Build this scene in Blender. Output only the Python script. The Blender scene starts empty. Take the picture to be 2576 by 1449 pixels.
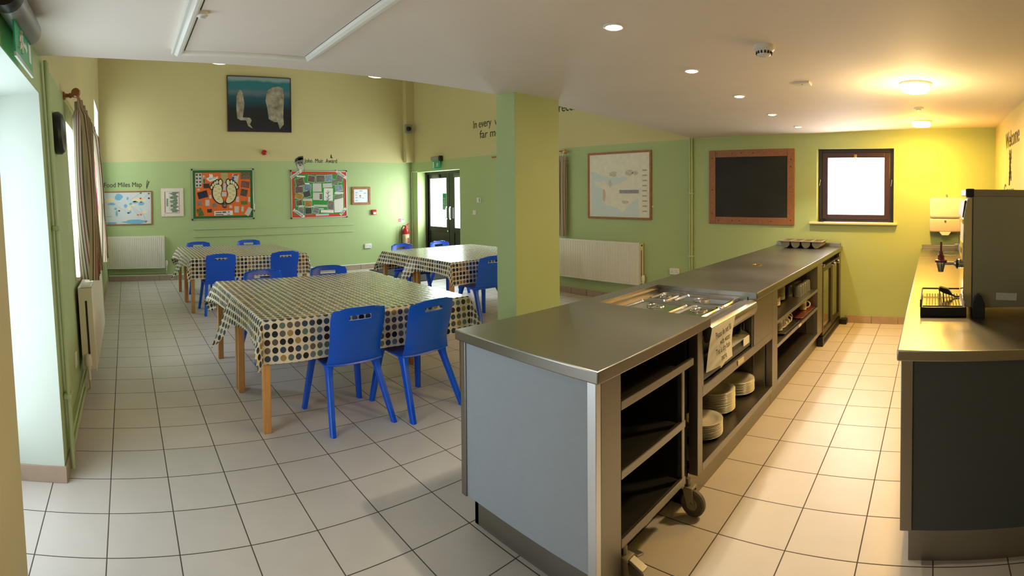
import bpy, bmesh, math, random
from mathutils import Vector, Matrix, Euler
random.seed(7)
C = bpy.context.scene.collection
PI = math.pi
SC = bpy.context.scene

# ------------------------------------------------------------------ materials
_M = {}
def srgb(r, g, b):
    f = lambda c: (c/255/12.92) if c/255 <= .04045 else ((c/255+.055)/1.055)**2.4
    return (f(r), f(g), f(b), 1)
def newmat(name):
    m = bpy.data.materials.new(name); m.use_nodes = True
    nt = m.node_tree; b = nt.nodes['Principled BSDF']
    return m, nt, b
def M(name, col=None, rough=.5, metal=0, noise=0, nscale=8, bump=0, bscale=40, stretch=None, emis=None, estr=0, spec=None, coat=0, trans=0, alpha=1):
    if name in _M: return _M[name]
    m, nt, b = newmat(name); L = nt.links.new
    c = srgb(*col)
    b.inputs['Base Color'].default_value = c
    b.inputs['Roughness'].default_value = rough
    b.inputs['Metallic'].default_value = metal
    if spec is not None: b.inputs['Specular IOR Level'].default_value = spec
    if coat: b.inputs['Coat Weight'].default_value = coat
    if trans: b.inputs['Transmission Weight'].default_value = trans
    if alpha < 1: b.inputs['Alpha'].default_value = alpha
    if emis: b.inputs['Emission Color'].default_value = srgb(*emis); b.inputs['Emission Strength'].default_value = estr
    if noise or bump:
        tc = nt.nodes.new('ShaderNodeTexCoord'); mp = nt.nodes.new('ShaderNodeMapping')
        L(tc.outputs['Object'], mp.inputs['Vector'])
        if stretch: mp.inputs['Scale'].default_value = stretch
    if noise:
        n = nt.nodes.new('ShaderNodeTexNoise'); n.inputs['Scale'].default_value = nscale; n.inputs['Detail'].default_value = 4
        L(mp.outputs[0], n.inputs['Vector'])
        r = nt.nodes.new('ShaderNodeMapRange'); r.inputs['From Min'].default_value = .3; r.inputs['From Max'].default_value = .7
        r.inputs['To Min'].default_value = 1-noise; r.inputs['To Max'].default_value = 1+noise
        L(n.outputs['Fac'], r.inputs['Value'])
        mx = nt.nodes.new('ShaderNodeMix'); mx.data_type = 'RGBA'; mx.blend_type = 'MULTIPLY'; mx.inputs['Factor'].default_value = 1
        mx.inputs[6].default_value = c; L(r.outputs[0], mx.inputs[7]); L(mx.outputs[2], b.inputs['Base Color'])
        if metal:
            r2 = nt.nodes.new('ShaderNodeMapRange'); r2.inputs['From Min'].default_value = .3; r2.inputs['From Max'].default_value = .7
            r2.inputs['To Min'].default_value = rough*.94; r2.inputs['To Max'].default_value = rough*1.06
            L(n.outputs['Fac'], r2.inputs['Value']); L(r2.outputs[0], b.inputs['Roughness'])
    if bump:
        n2 = nt.nodes.new('ShaderNodeTexNoise'); n2.inputs['Scale'].default_value = bscale; n2.inputs['Detail'].default_value = 3
        L(mp.outputs[0], n2.inputs['Vector'])
        bp = nt.nodes.new('ShaderNodeBump'); bp.inputs['Strength'].default_value = bump; bp.inputs['Distance'].default_value = .01
        L(n2.outputs['Fac'], bp.inputs['Height']); L(bp.outputs[0], b.inputs['Normal'])
    _M[name] = m
    return m
def mathn(nt, op, a, b=None, c=None):
    n = nt.nodes.new('ShaderNodeMath'); n.operation = op
    for i, v in enumerate((a, b, c)):
        if v is None: continue
        if isinstance(v, (int, float)): n.inputs[i].default_value = v
        else: nt.links.new(v, n.inputs[i])
    return n.outputs[0]
def mat_two_tone(line=2.372, name='two_tone_wall_paint'):
    m, nt, b = newmat(name); L = nt.links.new
    g = nt.nodes.new('ShaderNodeNewGeometry'); sp = nt.nodes.new('ShaderNodeSeparateXYZ'); L(g.outputs['Position'], sp.inputs[0])
    f = mathn(nt, 'MULTIPLY', mathn(nt, 'GREATER_THAN', sp.outputs[2], line), mathn(nt, 'GREATER_THAN', sp.outputs[1], .6))
    n = nt.nodes.new('ShaderNodeTexNoise'); n.inputs['Scale'].default_value = 1.3; L(g.outputs['Position'], n.inputs['Vector'])
    r = nt.nodes.new('ShaderNodeMapRange'); r.inputs['To Min'].default_value = .95; r.inputs['To Max'].default_value = 1.05; L(n.outputs['Fac'], r.inputs['Value'])
    mx = nt.nodes.new('ShaderNodeMix'); mx.data_type = 'RGBA'; mx.inputs[6].default_value = GREEN; mx.inputs[7].default_value = CREAM; L(f, mx.inputs['Factor'])
    m2 = nt.nodes.new('ShaderNodeMix'); m2.data_type = 'RGBA'; m2.blend_type = 'MULTIPLY'; m2.inputs['Factor'].default_value = 1
    L(mx.outputs[2], m2.inputs[6]); L(r.outputs[0], m2.inputs[7]); L(m2.outputs[2], b.inputs['Base Color'])
    b.inputs['Roughness'].default_value = .55
    n2 = nt.nodes.new('ShaderNodeTexNoise'); n2.inputs['Scale'].default_value = 60; L(g.outputs['Position'], n2.inputs['Vector'])
    bp = nt.nodes.new('ShaderNodeBump'); bp.inputs['Strength'].default_value = .08; bp.inputs['Distance'].default_value = .01; L(n2.outputs['Fac'], bp.inputs['Height']); L(bp.outputs[0], b.inputs['Normal'])
    return m
def mat_tiles():
    m, nt, b = newmat('ceramic_floor_tiles'); L = nt.links.new
    g = nt.nodes.new('ShaderNodeNewGeometry'); sp = nt.nodes.new('ShaderNodeSeparateXYZ'); L(g.outputs['Position'], sp.inputs[0])
    T = .33
    masks = []; cells = []
    for k in (0, 1):
        q = mathn(nt, 'DIVIDE', sp.outputs[k], T)
        fr = mathn(nt, 'FRACT', q); d = mathn(nt, 'MINIMUM', fr, mathn(nt, 'SUBTRACT', 1, fr))
        masks.append(d); cells.append(mathn(nt, 'FLOOR', q))
    d = mathn(nt, 'MINIMUM', masks[0], masks[1])
    gr = nt.nodes.new('ShaderNodeMapRange'); gr.interpolation_type = 'SMOOTHSTEP'
    gr.inputs['From Min'].default_value = .0065; gr.inputs['From Max'].default_value = .0105; L(d, gr.inputs['Value'])
    cb = nt.nodes.new('ShaderNodeCombineXYZ'); L(cells[0], cb.inputs[0]); L(cells[1], cb.inputs[1])
    wn = nt.nodes.new('ShaderNodeTexWhiteNoise'); L(cb.outputs[0], wn.inputs['Vector'])
    nz = nt.nodes.new('ShaderNodeTexNoise'); nz.inputs['Scale'].default_value = 5; nz.inputs['Detail'].default_value = 6; L(g.outputs['Position'], nz.inputs['Vector'])
    v = mathn(nt, 'ADD', mathn(nt, 'MULTIPLY', wn.outputs['Value'], .05), mathn(nt, 'MULTIPLY', nz.outputs['Fac'], .14))
    v = mathn(nt, 'ADD', v, .90)
    t = nt.nodes.new('ShaderNodeMix'); t.data_type = 'RGBA'; t.blend_type = 'MULTIPLY'; t.inputs['Factor'].default_value = 1
    t.inputs[6].default_value = TILE; L(v, t.inputs[7])
    mx = nt.nodes.new('ShaderNodeMix'); mx.data_type = 'RGBA'; mx.inputs[6].default_value = srgb(78, 66, 58); L(t.outputs[2], mx.inputs[7]); L(gr.outputs[0], mx.inputs['Factor'])
    L(mx.outputs[2], b.inputs['Base Color'])
    rr = nt.nodes.new('ShaderNodeMapRange'); rr.inputs['To Min'].default_value = .85; rr.inputs['To Max'].default_value = .34; L(gr.outputs[0], rr.inputs['Value']); L(rr.outputs[0], b.inputs['Roughness'])
    bp = nt.nodes.new('ShaderNodeBump'); bp.inputs['Strength'].default_value = .4; bp.inputs['Distance'].default_value = .004; L(gr.outputs[0], bp.inputs['Height']); L(bp.outputs[0], b.inputs['Normal'])
    return m
def mat_dots():
    m, nt, b = newmat('polka_dot_oilcloth'); L = nt.links.new
    uv = nt.nodes.new('ShaderNodeUVMap'); sp = nt.nodes.new('ShaderNodeSeparateXYZ'); L(uv.outputs[0], sp.inputs[0])
    fx = mathn(nt, 'SUBTRACT', mathn(nt, 'FRACT', sp.outputs[0]), .5); fy = mathn(nt, 'SUBTRACT', mathn(nt, 'FRACT', sp.outputs[1]), .5)
    r = mathn(nt, 'SQRT', mathn(nt, 'ADD', mathn(nt, 'MULTIPLY', fx, fx), mathn(nt, 'MULTIPLY', fy, fy)))
    msk = nt.nodes.new('ShaderNodeMapRange'); msk.inputs['From Min'].default_value = .385; msk.inputs['From Max'].default_value = .405; msk.inputs['To Min'].default_value = 1; msk.inputs['To Max'].default_value = 0; L(r, msk.inputs['Value'])
    cb = nt.nodes.new('ShaderNodeCombineXYZ'); L(mathn(nt, 'FLOOR', sp.outputs[0]), cb.inputs[0]); L(mathn(nt, 'FLOOR', sp.outputs[1]), cb.inputs[1])
    wn = nt.nodes.new('ShaderNodeTexWhiteNoise'); L(cb.outputs[0], wn.inputs['Vector'])
    rp = nt.nodes.new('ShaderNodeValToRGB'); rp.color_ramp.interpolation = 'CONSTANT'
    cols = [(38, 36, 38), (92, 84, 80), (56, 66, 92), (96, 116, 104), (66, 44, 40), (160, 134, 74), (36, 38, 44), (106, 122, 132), (104, 96, 88), (60, 72, 96)]
    el = rp.color_ramp.elements
    el[0].position = 0; el[0].color = srgb(*cols[0]); el[1].position = .1; el[1].color = srgb(*cols[1])
    for i in range(2, 10):
        e = el.new(i/10); e.color = srgb(*cols[i])
    L(wn.outputs['Value'], rp.inputs[0])
    mx = nt.nodes.new('ShaderNodeMix'); mx.data_type = 'RGBA'; mx.inputs[6].default_value = srgb(226, 216, 190); L(rp.outputs[0], mx.inputs[7]); L(msk.outputs[0], mx.inputs['Factor'])
    L(mx.outputs[2], b.inputs['Base Color']); b.inputs['Roughness'].default_value = .26
    nz = nt.nodes.new('ShaderNodeTexNoise'); nz.inputs['Scale'].default_value = .9; nz.inputs['Detail'].default_value = 2; L(uv.outputs[0], nz.inputs['Vector'])
    h = nz.outputs['Fac']
    for k in (0, 1):
        fr = mathn(nt, 'ABSOLUTE', mathn(nt, 'SUBTRACT', mathn(nt, 'FRACT', mathn(nt, 'DIVIDE', mathn(nt, 'ADD', sp.outputs[k], 3.3+k), 7.6)), .5))
        cr = nt.nodes.new('ShaderNodeMapRange'); cr.interpolation_type = 'SMOOTHSTEP'; cr.inputs['From Max'].default_value = .04; cr.inputs['To Min'].default_value = .10; cr.inputs['To Max'].default_value = 0; L(fr, cr.inputs['Value'])
        h = mathn(nt, 'ADD', h, cr.outputs[0])
    bp = nt.nodes.new('ShaderNodeBump'); bp.inputs['Strength'].default_value = .14; bp.inputs['Distance'].default_value = .02; L(h, bp.inputs['Height']); L(bp.outputs[0], b.inputs['Normal'])
    return m
def mat_stripes():
    m, nt, b = newmat('striped_curtain_fabric'); L = nt.links.new
    uv = nt.nodes.new('ShaderNodeUVMap'); sp = nt.nodes.new('ShaderNodeSeparateXYZ'); L(uv.outputs[0], sp.inputs[0])
    f = mathn(nt, 'FRACT', sp.outputs[0])
    rp = nt.nodes.new('ShaderNodeValToRGB'); rp.color_ramp.interpolation = 'CONSTANT'
    st = [(0, (186, 172, 146)), (.13, (96, 92, 66)), (.2, (196, 184, 160)), (.3, (132, 36, 52)), (.35, (182, 168, 140)), (.45, (92, 74, 58)), (.52, (190, 178, 150)), (.6, (120, 116, 84)), (.7, (196, 184, 158)), (.8, (140, 44, 60)), (.84, (168, 150, 120)), (.93, (84, 70, 56))]
    el = rp.color_ramp.elements
    el[0].position = 0; el[0].color = srgb(*st[0][1]); el[1].position = st[1][0]; el[1].color = srgb(*st[1][1])
    for p, c in st[2:]:
        e = el.new(p); e.color = srgb(*c)
    L(f, rp.inputs[0]); L(rp.outputs[0], b.inputs['Base Color']); b.inputs['Roughness'].default_value = .85
    b.inputs['Subsurface Weight'].default_value = 0
    return m

GREEN = srgb(171, 189, 131); CREAM = srgb(204, 192, 138); TILE = srgb(206, 198, 191)
WALL = mat_two_tone(); WALLL = mat_two_tone(2.48, 'two_tone_side_wall_paint'); TILES = mat_tiles(); DOTS = mat_dots(); STRIPE = mat_stripes()
CEIL = M('white_ceiling_emulsion', (236, 226, 216), .7, noise=.02, nscale=2, bump=.05, bscale=50)
WHITE = M('white_gloss_paint', (232, 230, 222), .3)
PLAST = M('white_plastic', (228, 226, 218), .35)
BLUE = M('blue_moulded_plastic', (8, 92, 228), .30, noise=.04, nscale=3)
BEECH = M('varnished_beech', (206, 150, 84), .35, noise=.12, nscale=6, stretch=(12, 12, 1))
OAK = M('oak_frame_wood', (158, 100, 46), .45, noise=.2, nscale=7, stretch=(3, 3, 3))
PINE = M('stained_pine_frame', (146, 94, 50), .45, noise=.18, nscale=6, stretch=(2, 8, 8))
STEEL = M('brushed_stainless_steel', (156, 152, 144), .33, 1, noise=.015, nscale=2.2)
STEELD = M('dull_stainless_steel', (150, 146, 138), .40, 1, noise=.02, nscale=2.2)
CHROME = M('polished_chrome', (205, 205, 205), .12, 1)
GREYLAM = M('grey_laminate', (160, 170, 182), .5, noise=.02, nscale=30)
SHADELAM = M('shade_darkened_laminate', (62, 68, 70), .5, noise=.02, nscale=30)  # grey laminate facing away from the lamps, its shade put into the colour
BLACK = M('black_plastic', (20, 20, 21), .4)
RUBBER = M('black_rubber', (26, 26, 27), .7)
DARKWOOD = M('dark_brown_painted_wood', (40, 24, 22), .35)
CHALK = M('black_chalkboard', (30, 32, 30), .75, noise=.2, nscale=5)
CERAM = M('white_glazed_ceramic', (226, 220, 204), .16)
GLASSY = M('clear_glass', (230, 236, 234), .03, trans=1, alpha=1)
PAPER = M('white_paper', (226, 224, 216), .7)
INK = M('black_ink', (22, 22, 22), .6)
LETTER = M('dark_vinyl_lettering', (32, 34, 26), .6)
RED = M('red_gloss_enamel', (176, 18, 24), .25)
SIGNG = M('exit_sign_green', (10, 120, 74), .4)
PIPEG = M('pipe_green_paint', (176, 192, 140), .4)
RADW = M('radiator_white_enamel', (222, 218, 200), .32)
MAT = M('dark_grey_matting', (46, 46, 48), .95, bump=.6, bscale=200)
SKIRT = M('skirting_tile', (172, 152, 132), .4, noise=.06, nscale=9)
GREYP = M('grey_moulded_plastic', (140, 134, 118), .45)
BROWNP = M('brown_tray_plastic', (92, 46, 32), .4)
BRASS = M('brass', (190, 150, 70), .25, 1)
DAYGLASS = M('daylit_glass', (240, 244, 246), .1, emis=(244, 250, 255), estr=3.0)
FROST = M('frosted_lit_glass', (240, 244, 246), .1, emis=(248, 250, 255), estr=7)
LAMPW = M('lit_warm_diffuser', (255, 240, 210), .4, emis=(255, 214, 130), estr=6)
LAMPS = M('lit_spot_lens', (255, 240, 210), .4, emis=(255, 236, 196), estr=14)
LAMPP = M('lit_pendant_bowl', (255, 240, 210), .4, emis=(255, 240, 200), estr=2.4)
SEAM = M('dark_joint', (60, 58, 54), .6)

# ------------------------------------------------------------------ mesh builder
def shear_x(z): return -.05*min(z, 2.5)
class MB:
    def __init__(s, shear=False): s.bm = bmesh.new(); s.shear = shear; s.curved = False
    def box(s, x0, x1, y0, y1, z0, z1, bev=0, rot=None, seg=2):
        r = bmesh.ops.create_cube(s.bm, size=1); vs = r['verts']
        for v in vs:
            v.co = Vector(((x0+x1)/2+v.co.x*(x1-x0), (y0+y1)/2+v.co.y*(y1-y0), (z0+z1)/2+v.co.z*(z1-z0)))
        if bev:
            es = list({e for v in vs for e in v.link_edges})
            r2 = bmesh.ops.bevel(s.bm, geom=es, offset=bev, segments=seg, profile=.5, affect='EDGES')
            vs = list({v for f in r2['faces'] for v in f.verts} | {v for v in vs if v.is_valid})
        if rot is not None:
            c = Vector(((x0+x1)/2, (y0+y1)/2, (z0+z1)/2)); R = Euler(rot).to_matrix()
            for v in vs: v.co = c + R @ (v.co-c)
        return s
    def tube(s, pts, r, n=10, r2=None, caps=True):
        s.curved = True
        pts = [Vector(p) for p in pts]; rings = []; prev = None
        for i, p in enumerate(pts):
            if i == 0: t = pts[1]-p
            elif i == len(pts)-1: t = p-pts[i-1]
            else: t = (pts[i+1]-p).normalized()+(p-pts[i-1]).normalized()
            t.normalize()
            if prev is None:
                a = Vector((0, 0, 1)) if abs(t.z) < .9 else Vector((1, 0, 0)); u = t.cross(a).normalized()
            else: u = (prev-t*prev.dot(t)).normalized()
            prev = u; w = t.cross(u)
            rr = r if r2 is None else r+(r2-r)*i/(len(pts)-1)
            rings.append([s.bm.verts.new(p+(u*math.cos(2*PI*k/n)+w*math.sin(2*PI*k/n))*rr) for k in range(n)])
        for a, b in zip(rings, rings[1:]):
            for k in range(n): s.bm.faces.new((a[k], a[(k+1) % n], b[(k+1) % n], b[k]))
        if caps: s.bm.faces.new(rings[0][::-1]); s.bm.faces.new(rings[-1])
        return s
    def lathe(s, prof, c=(0, 0, 0), n=32, axis='z', sx=1, sy=1):
        s.curved = True
        rings = []
        for r, h in prof:
            if r < 1e-6: rings.append([s.bm.verts.new(s._ax(0, 0, h, c, axis))])
            else: rings.append([s.bm.verts.new(s._ax(r*sx*math.cos(2*PI*k/n), r*sy*math.sin(2*PI*k/n), h, c, axis)) for k in range(n)])
        for a, b in zip(rings, rings[1:]):
            for k in range(n):
                if len(a) == 1 and len(b) == 1: continue
                if len(a) == 1: s.bm.faces.new((a[0], b[k], b[(k+1) % n]))
                elif len(b) == 1: s.bm.faces.new((a[k], a[(k+1) % n], b[0]))
                else: s.bm.faces.new((a[k], a[(k+1) % n], b[(k+1) % n], b[k]))
        if len(rings[0]) > 1: s.bm.faces.new(rings[0][::-1])
        if len(rings[-1]) > 1: s.bm.faces.new(rings[-1])
        return s
    def _ax(s, x, y, h, c, axis):
        v = {'z': (x, y, h), 'x': (h, x, y), 'y': (x, h, y)}[axis]
        return Vector(v)+Vector(c)
    def prism(s, poly, a0, a1, axis='z', bev=0):
        """poly of 2-D points extruded along axis: z->(x,y), y->(x,z), x->(y,z)"""
        def P(p, a): return {'z': (p[0], p[1], a), 'y': (p[0], a, p[1]), 'x': (a, p[0], p[1])}[axis]
        A = [s.bm.verts.new(P(p, a0)) for p in poly]; B = [s.bm.verts.new(P(p, a1)) for p in poly]
        n = len(poly); fs = [s.bm.faces.new(A[::-1]), s.bm.faces.new(B)]
        for k in range(n): fs.append(s.bm.faces.new((A[k], A[(k+1) % n], B[(k+1) % n], B[k])))
        if bev:
            es = list({e for f in fs for e in f.edges})
            bmesh.ops.bevel(s.bm, geom=es, offset=bev, segments=2, profile=.5, affect='EDGES')
        return s
    def grid(s, nu, nv, fn, uvf=None, skip=None):
        s.curved = True
        V = [[s.bm.verts.new(fn(i/nu, j/nv)) for j in range(nv+1)] for i in range(nu+1)]
        lay = s.bm.loops.layers.uv.verify() if uvf else None
        for i in range(nu):
            for j in range(nv):
                if skip and skip(i, j): continue
                f = s.bm.faces.new((V[i][j], V[i+1][j], V[i+1][j+1], V[i][j+1]))
                if uvf:
                    for lp, (a, b) in zip(f.loops, ((i, j), (i+1, j), (i+1, j+1), (i, j+1))): lp[lay].uv = uvf(a/nu, b/nv)
        return s
    def sheet2(s, nu, nv, fn, off, uvf=None):
        s.curved = True
        """two parallel layers a fixed vector apart, closed round the rim"""
        off = Vector(off); lay = s.bm.loops.layers.uv.verify() if uvf else None
        A = [[fn(i/nu, j/nv) for j in range(nv+1)] for i in range(nu+1)]
        L = [[[s.bm.verts.new(p+off*k) for p in r] for r in A] for k in (0, 1)]
        def face(vs, ij):
            f = s.bm.faces.new(vs)
            if uvf:
                for lp, (a, b) in zip(f.loops, ij): lp[lay].uv = uvf(a/nu, b/nv)
        for V in L:
            for i in range(nu):
                for j in range(nv): face((V[i][j], V[i+1][j], V[i+1][j+1], V[i][j+1]), ((i, j), (i+1, j), (i+1, j+1), (i, j+1)))
        rim = [(i, 0) for i in range(nu)]+[(nu, j) for j in range(nv)]+[(i, nv) for i in range(nu, 0, -1)]+[(0, j) for j in range(nv, 0, -1)]
        for (a, b), (c, d) in zip(rim, rim[1:]+rim[:1]): face((L[0][a][b], L[0][c][d], L[1][c][d], L[1][a][b]), ((a, b), (c, d), (c, d), (a, b)))
        return s
    def solid(s, t):
        bmesh.ops.recalc_face_normals(s.bm, faces=s.bm.faces[:])
        bmesh.ops.solidify(s.bm, geom=s.bm.faces[:], thickness=t); return s
    def ball(s, c, r, n=16, sz=1):
        return s.lathe([(r*math.sin(PI*k/10), -r*sz*math.cos(PI*k/10)) for k in range(11)], c, n)
    def build(s, name, mat, root=None, smooth=True, ang=40):
        bm = s.bm
        if not s.curved: ang = min(ang, 20)
        if s.shear:
            for v in bm.verts: v.co.x += shear_x(v.co.z)
        if root is not None:
            off = Vector(root.get('_o', (0, 0, 0)))
            for v in bm.verts: v.co -= off
        bmesh.ops.recalc_face_normals(bm, faces=bm.faces[:])
        if smooth:
            for f in bm.faces: f.smooth = True
            for e in bm.edges:
                if len(e.link_faces) == 2 and e.calc_face_angle(0) > math.radians(ang): e.smooth = False
        me = bpy.data.meshes.new(name); bm.to_mesh(me); bm.free()
        me.materials.append(mat)
        o = bpy.data.objects.new(name, me); C.objects.link(o)
        if root is not None: o.parent = root
        return o
_off = {}
def thing(name, label, cat, loc=(0, 0, 0), group=None, rotz=0, local=False, shear=False):
    o = bpy.data.objects.new(name, None); C.objects.link(o); o.empty_display_size = .05
    l = Vector(loc)
    if shear: l.x += shear_x(l.z)
    o.location = l; o.rotation_euler = (0, 0, rotz)
    if not local: o['_o'] = tuple(l)
    o['label'] = label; o['category'] = cat
    if group: o['group'] = group
    return o
def tag(o, label, cat, group=None):
    o['label'] = label; o['category'] = cat
    if group: o['group'] = group
    return o
def struct(o, label=None):
    o['kind'] = 'structure'
    if label: o['label'] = label
    return o
def dup(root, loc, rotz, label=None, group=None):
    r = root.copy(); C.objects.link(r); r.location = loc; r.rotation_euler = (0, 0, rotz)
    if label: r['label'] = label
    if group: r['group'] = group
    for ch in list(root.children):
        c = ch.copy(); C.objects.link(c); c.parent = r
        for g in ch.children:
            d = g.copy(); C.objects.link(d); d.parent = c
    return r
def sub(child, parent):
    """re-parent a part (already under the same root) one level deeper"""
    child.parent = parent; return child
def text_mesh(body, size, mat, loc, rot, name='lettering', root=None, depth=.001, align='LEFT', sx=1, spacing=1, bold=0):
    cu = bpy.data.curves.new('tmp_text', 'FONT'); cu.body = body; cu.size = size; cu.extrude = depth; cu.align_x = align; cu.space_character = spacing
    cu.offset = bold
    ob = bpy.data.objects.new('tmp_text', cu); C.objects.link(ob)
    bpy.context.view_layer.update()
    dg = bpy.context.evaluated_depsgraph_get()
    me = bpy.data.meshes.new_from_object(ob.evaluated_get(dg))
    bpy.data.objects.remove(ob); bpy.data.curves.remove(cu)
    mt = Matrix.Translation(Vector(loc)) @ Euler(rot).to_matrix().to_4x4() @ Matrix.Scale(sx, 4, (1, 0, 0))
    me.transform(mt)
    if root is not None: me.transform(Matrix.Translation(-Vector(root.get('_o', (0, 0, 0)))))
    me.materials.clear(); me.materials.append(mat); me.name = name
    o = bpy.data.objects.new(name, me); C.objects.link(o)
    if root is not None: o.parent = root
    return o
RY = (PI/2, 0, 0)          # reads along +x, faces -y
RX = (PI/2, 0, -PI/2)      # faces -x
RB = (PI/2, 0, PI)         # faces +y

XW, YW, YB, XL = 6.818, 7.943, -3.06, .075
cl = lambda a: max(0., min(1., a))
def zc(x, y): return 2.385+.085*math.exp(-max(0, x+.03)/.6)+.075*cl((-.9-y)/2.1)*cl((x-2.5)/4)
def ysof(x): return .68+.012*max(0, x-2.2)**2
# ------------------------------------------------------------------ the room
def wall_pieces(m, axis, a0, a1, s0, s1, z0, z1, ops):
    """box wall along axis s, with rectangular openings (s0,s1,z0,z1)"""
    def bx(sa, sb, za, zb):
        if sb-sa < 1e-4 or zb-za < 1e-4: return
        if axis == 'y': m.box(a0, a1, sa, sb, za, zb)
        else: m.box(sa, sb, a0, a1, za, zb)
    cur = s0
    for (oa, ob, oz0, oz1) in sorted(ops):
        bx(cur, oa, z0, z1); bx(oa, ob, z0, max(z0, oz0)); bx(oa, ob, min(z1, oz1), z1); cur = ob
    bx(cur, s1, z0, z1)
m = MB(); m.box(-.7, 7.2, YB-.2, 8.2, -.1, 0); struct(m.build('floor', TILES))
m = MB(); wall_pieces(m, 'x', YW, YW+.2, -.6, XW+.32, 0, 5, []); struct(m.build('wall_far', WALL))
m = MB(); wall_pieces(m, 'y', XW, XW+.3, YB-.2, YW, 0, 5, [(6.085, 7.69, 0, 2.15), (-1.80, -.823, 1.262, 2.19), (3.42, 4.85, .98, 2.28)]); struct(m.build('wall_right', WALL))
m = MB(); wall_pieces(m, 'x', YB-.2, YB, -.6, XW, 0, 5, []); struct(m.build('wall_back', M('cream_wall_paint', (204, 192, 138), .55, noise=.03, nscale=2)))
m = MB(True); D1 = (-.46, .615); W1 = (1.95, 3.3); W2 = (6.3, 7.6)
wall_pieces(m, 'y', -.42, XL, D1[0]+.001, YW, 0, 2.5, [(D1[0], D1[1], 0, 2.235), (W1[0], W1[1], .95, 2.28), (W2[0], W2[1], 1.0, 2.5)])
wall_pieces(m, 'y', -.42, XL, D1[0]+.001, YW, 2.5, 5, [(W2[0], W2[1], 2.5, 3.32)])
struct(m.build('wall_left', WALLL))
m = MB(True); m.box(-.42, XL, YB-.2, D1[0], 0, 2.5); struct(m.build('wall_left_near', M('cream_wall_paint', (204, 192, 138), .55, noise=.03, nscale=2)))
# low ceiling: gently uneven plaster, its edge is the bulkhead over the servery
m = MB()
NX, NY = 30, 14
xs = lambda i: -.45+(XW+.45)*i/NX
m.grid(NX, NY, lambda a, b: Vector((xs(a*NX), YB+(ysof(xs(a*NX))-YB)*b, zc(xs(a*NX), YB+(ysof(xs(a*NX))-YB)*b))))
m.grid(NX, 1, lambda a, b: Vector((xs(a*NX), ysof(xs(a*NX))+.001, zc(xs(a*NX), ysof(xs(a*NX)))+2.6*b)))
struct(m.build('ceiling', CEIL))
m = MB(); m.box(-.6, XW+.3, .3, YW+.2, 4.95, 5.1); struct(m.build('ceiling_hall', CEIL))
m = MB(); m.box(3.12, 3.62, .53, .745, 0, 2.40, .004); struct(m.build('wall_pillar', M('pillar_green_paint', (171, 189, 131), .55, noise=.03, nscale=2)))
# skirting tiles
def skirt_run(name, axis, a0, a1, s0, s1, z=.095, shear=False, cap=None):
    mm = MB(shear); n = max(1, round(abs(s1-s0)/.33))
    for k in range(n):
        sa, sb = s0+(s1-s0)*k/n+.003, s0+(s1-s0)*(k+1)/n-.003
        if axis == 'y': mm.box(a0, a1, sa, sb, 0, z, .003)
        else: mm.box(sa, sb, a0, a1, 0, z, .003)
    struct(mm.build(name, SKIRT))
skirt_run('baseboard_far', 'x', YW-.012, YW, .09, 6.80)
skirt_run('baseboard_right', 'y', XW-.012, XW, -2.2, -1.2)
skirt_run('baseboard_right.001', 'y', XW-.012, XW, .2, 6.05)
skirt_run('baseboard_left', 'y', XL, XL+.012, .617, YW-.02, shear=True)
skirt_run('baseboard_left.001', 'x', .603, .615, -.38, XL+.012, shear=True)
m = MB(); m.box(.09, 6.8, YW-.016, YW, .098, .118, .003); struct(m.build('trim_1', WHITE))
# hatch moulding on the low ceiling
HX0, HX1, HY0, HY1, HZ = .700, 1.49, -1.35, .43, 2.385
m = MB()
w = .062
prof = [(0, .05), (0, -.006), (.004, -.012), (.016, -.014), (.02, -.02), (.03, -.028), (.044, -.028), (.056, -.018), (w, -.004)]
def frame_profile(mm, x0, x1, y0, y1, z, prof):
    rings = []
    for (o, h) in prof:
        rings.append([mm.bm.verts.new((x, y, z+h)) for x, y in ((x0+o, y0+o), (x1-o, y0+o), (x1-o, y1-o), (x0+o, y1-o))])
    for a, b in zip(rings, rings[1:]):
        for k in range(4): mm.bm.faces.new((a[k], a[(k+1) % 4], b[(k+1) % 4], b[k]))
frame_profile(m, HX0, HX1, HY0, HY1, HZ+.002, prof)
struct(m.build('trim_2', WHITE, ang=20))
m = MB(); m.box(HX0+w+.006, HX1-w-.006, HY0+w+.006, HY1-w-.006, HZ-.004, HZ+.01); struct(m.build('trim_3', CEIL))
m = MB(); frame_profile(m, HX0+w-.002, HX1-w+.002, HY0+w-.002, HY1-w+.002, HZ+.0, [(0, -.001), (.007, -.001)]); struct(m.build('trim_4', SEAM))

RVL = M('pale_reveal_paint', (204, 214, 204), .5, noise=.02, nscale=3)
m = MB(True)
m.box(-.36, XL-.002, D1[1]-.004, D1[1]+.01, .095, 2.235); m.box(-.36, XL-.002, D1[0]-.01, D1[0]+.004, 0, 2.235); m.box(-.36, XL-.002, D1[0], D1[1], 2.231, 2.245)
struct(m.build('trim_6', RVL))
m = MB(True)
for (a, b, c, d) in ((W1[0], W1[1], .975, 2.28), (W2[0], W2[1], 1.025, 3.32)):
    for (z0_, z1_) in ((c, min(d, 2.5)), (2.5, d)):
        if z1_ > z0_: m.box(-.36, XL-.002, b-.004, b+.01, z0_, z1_); m.box(-.36, XL-.002, a-.01, a+.004, z0_, z1_)
    m.box(-.36, XL-.002, a, b, d-.004, d+.01)
struct(m.build('trim_7', RVL))
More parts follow.
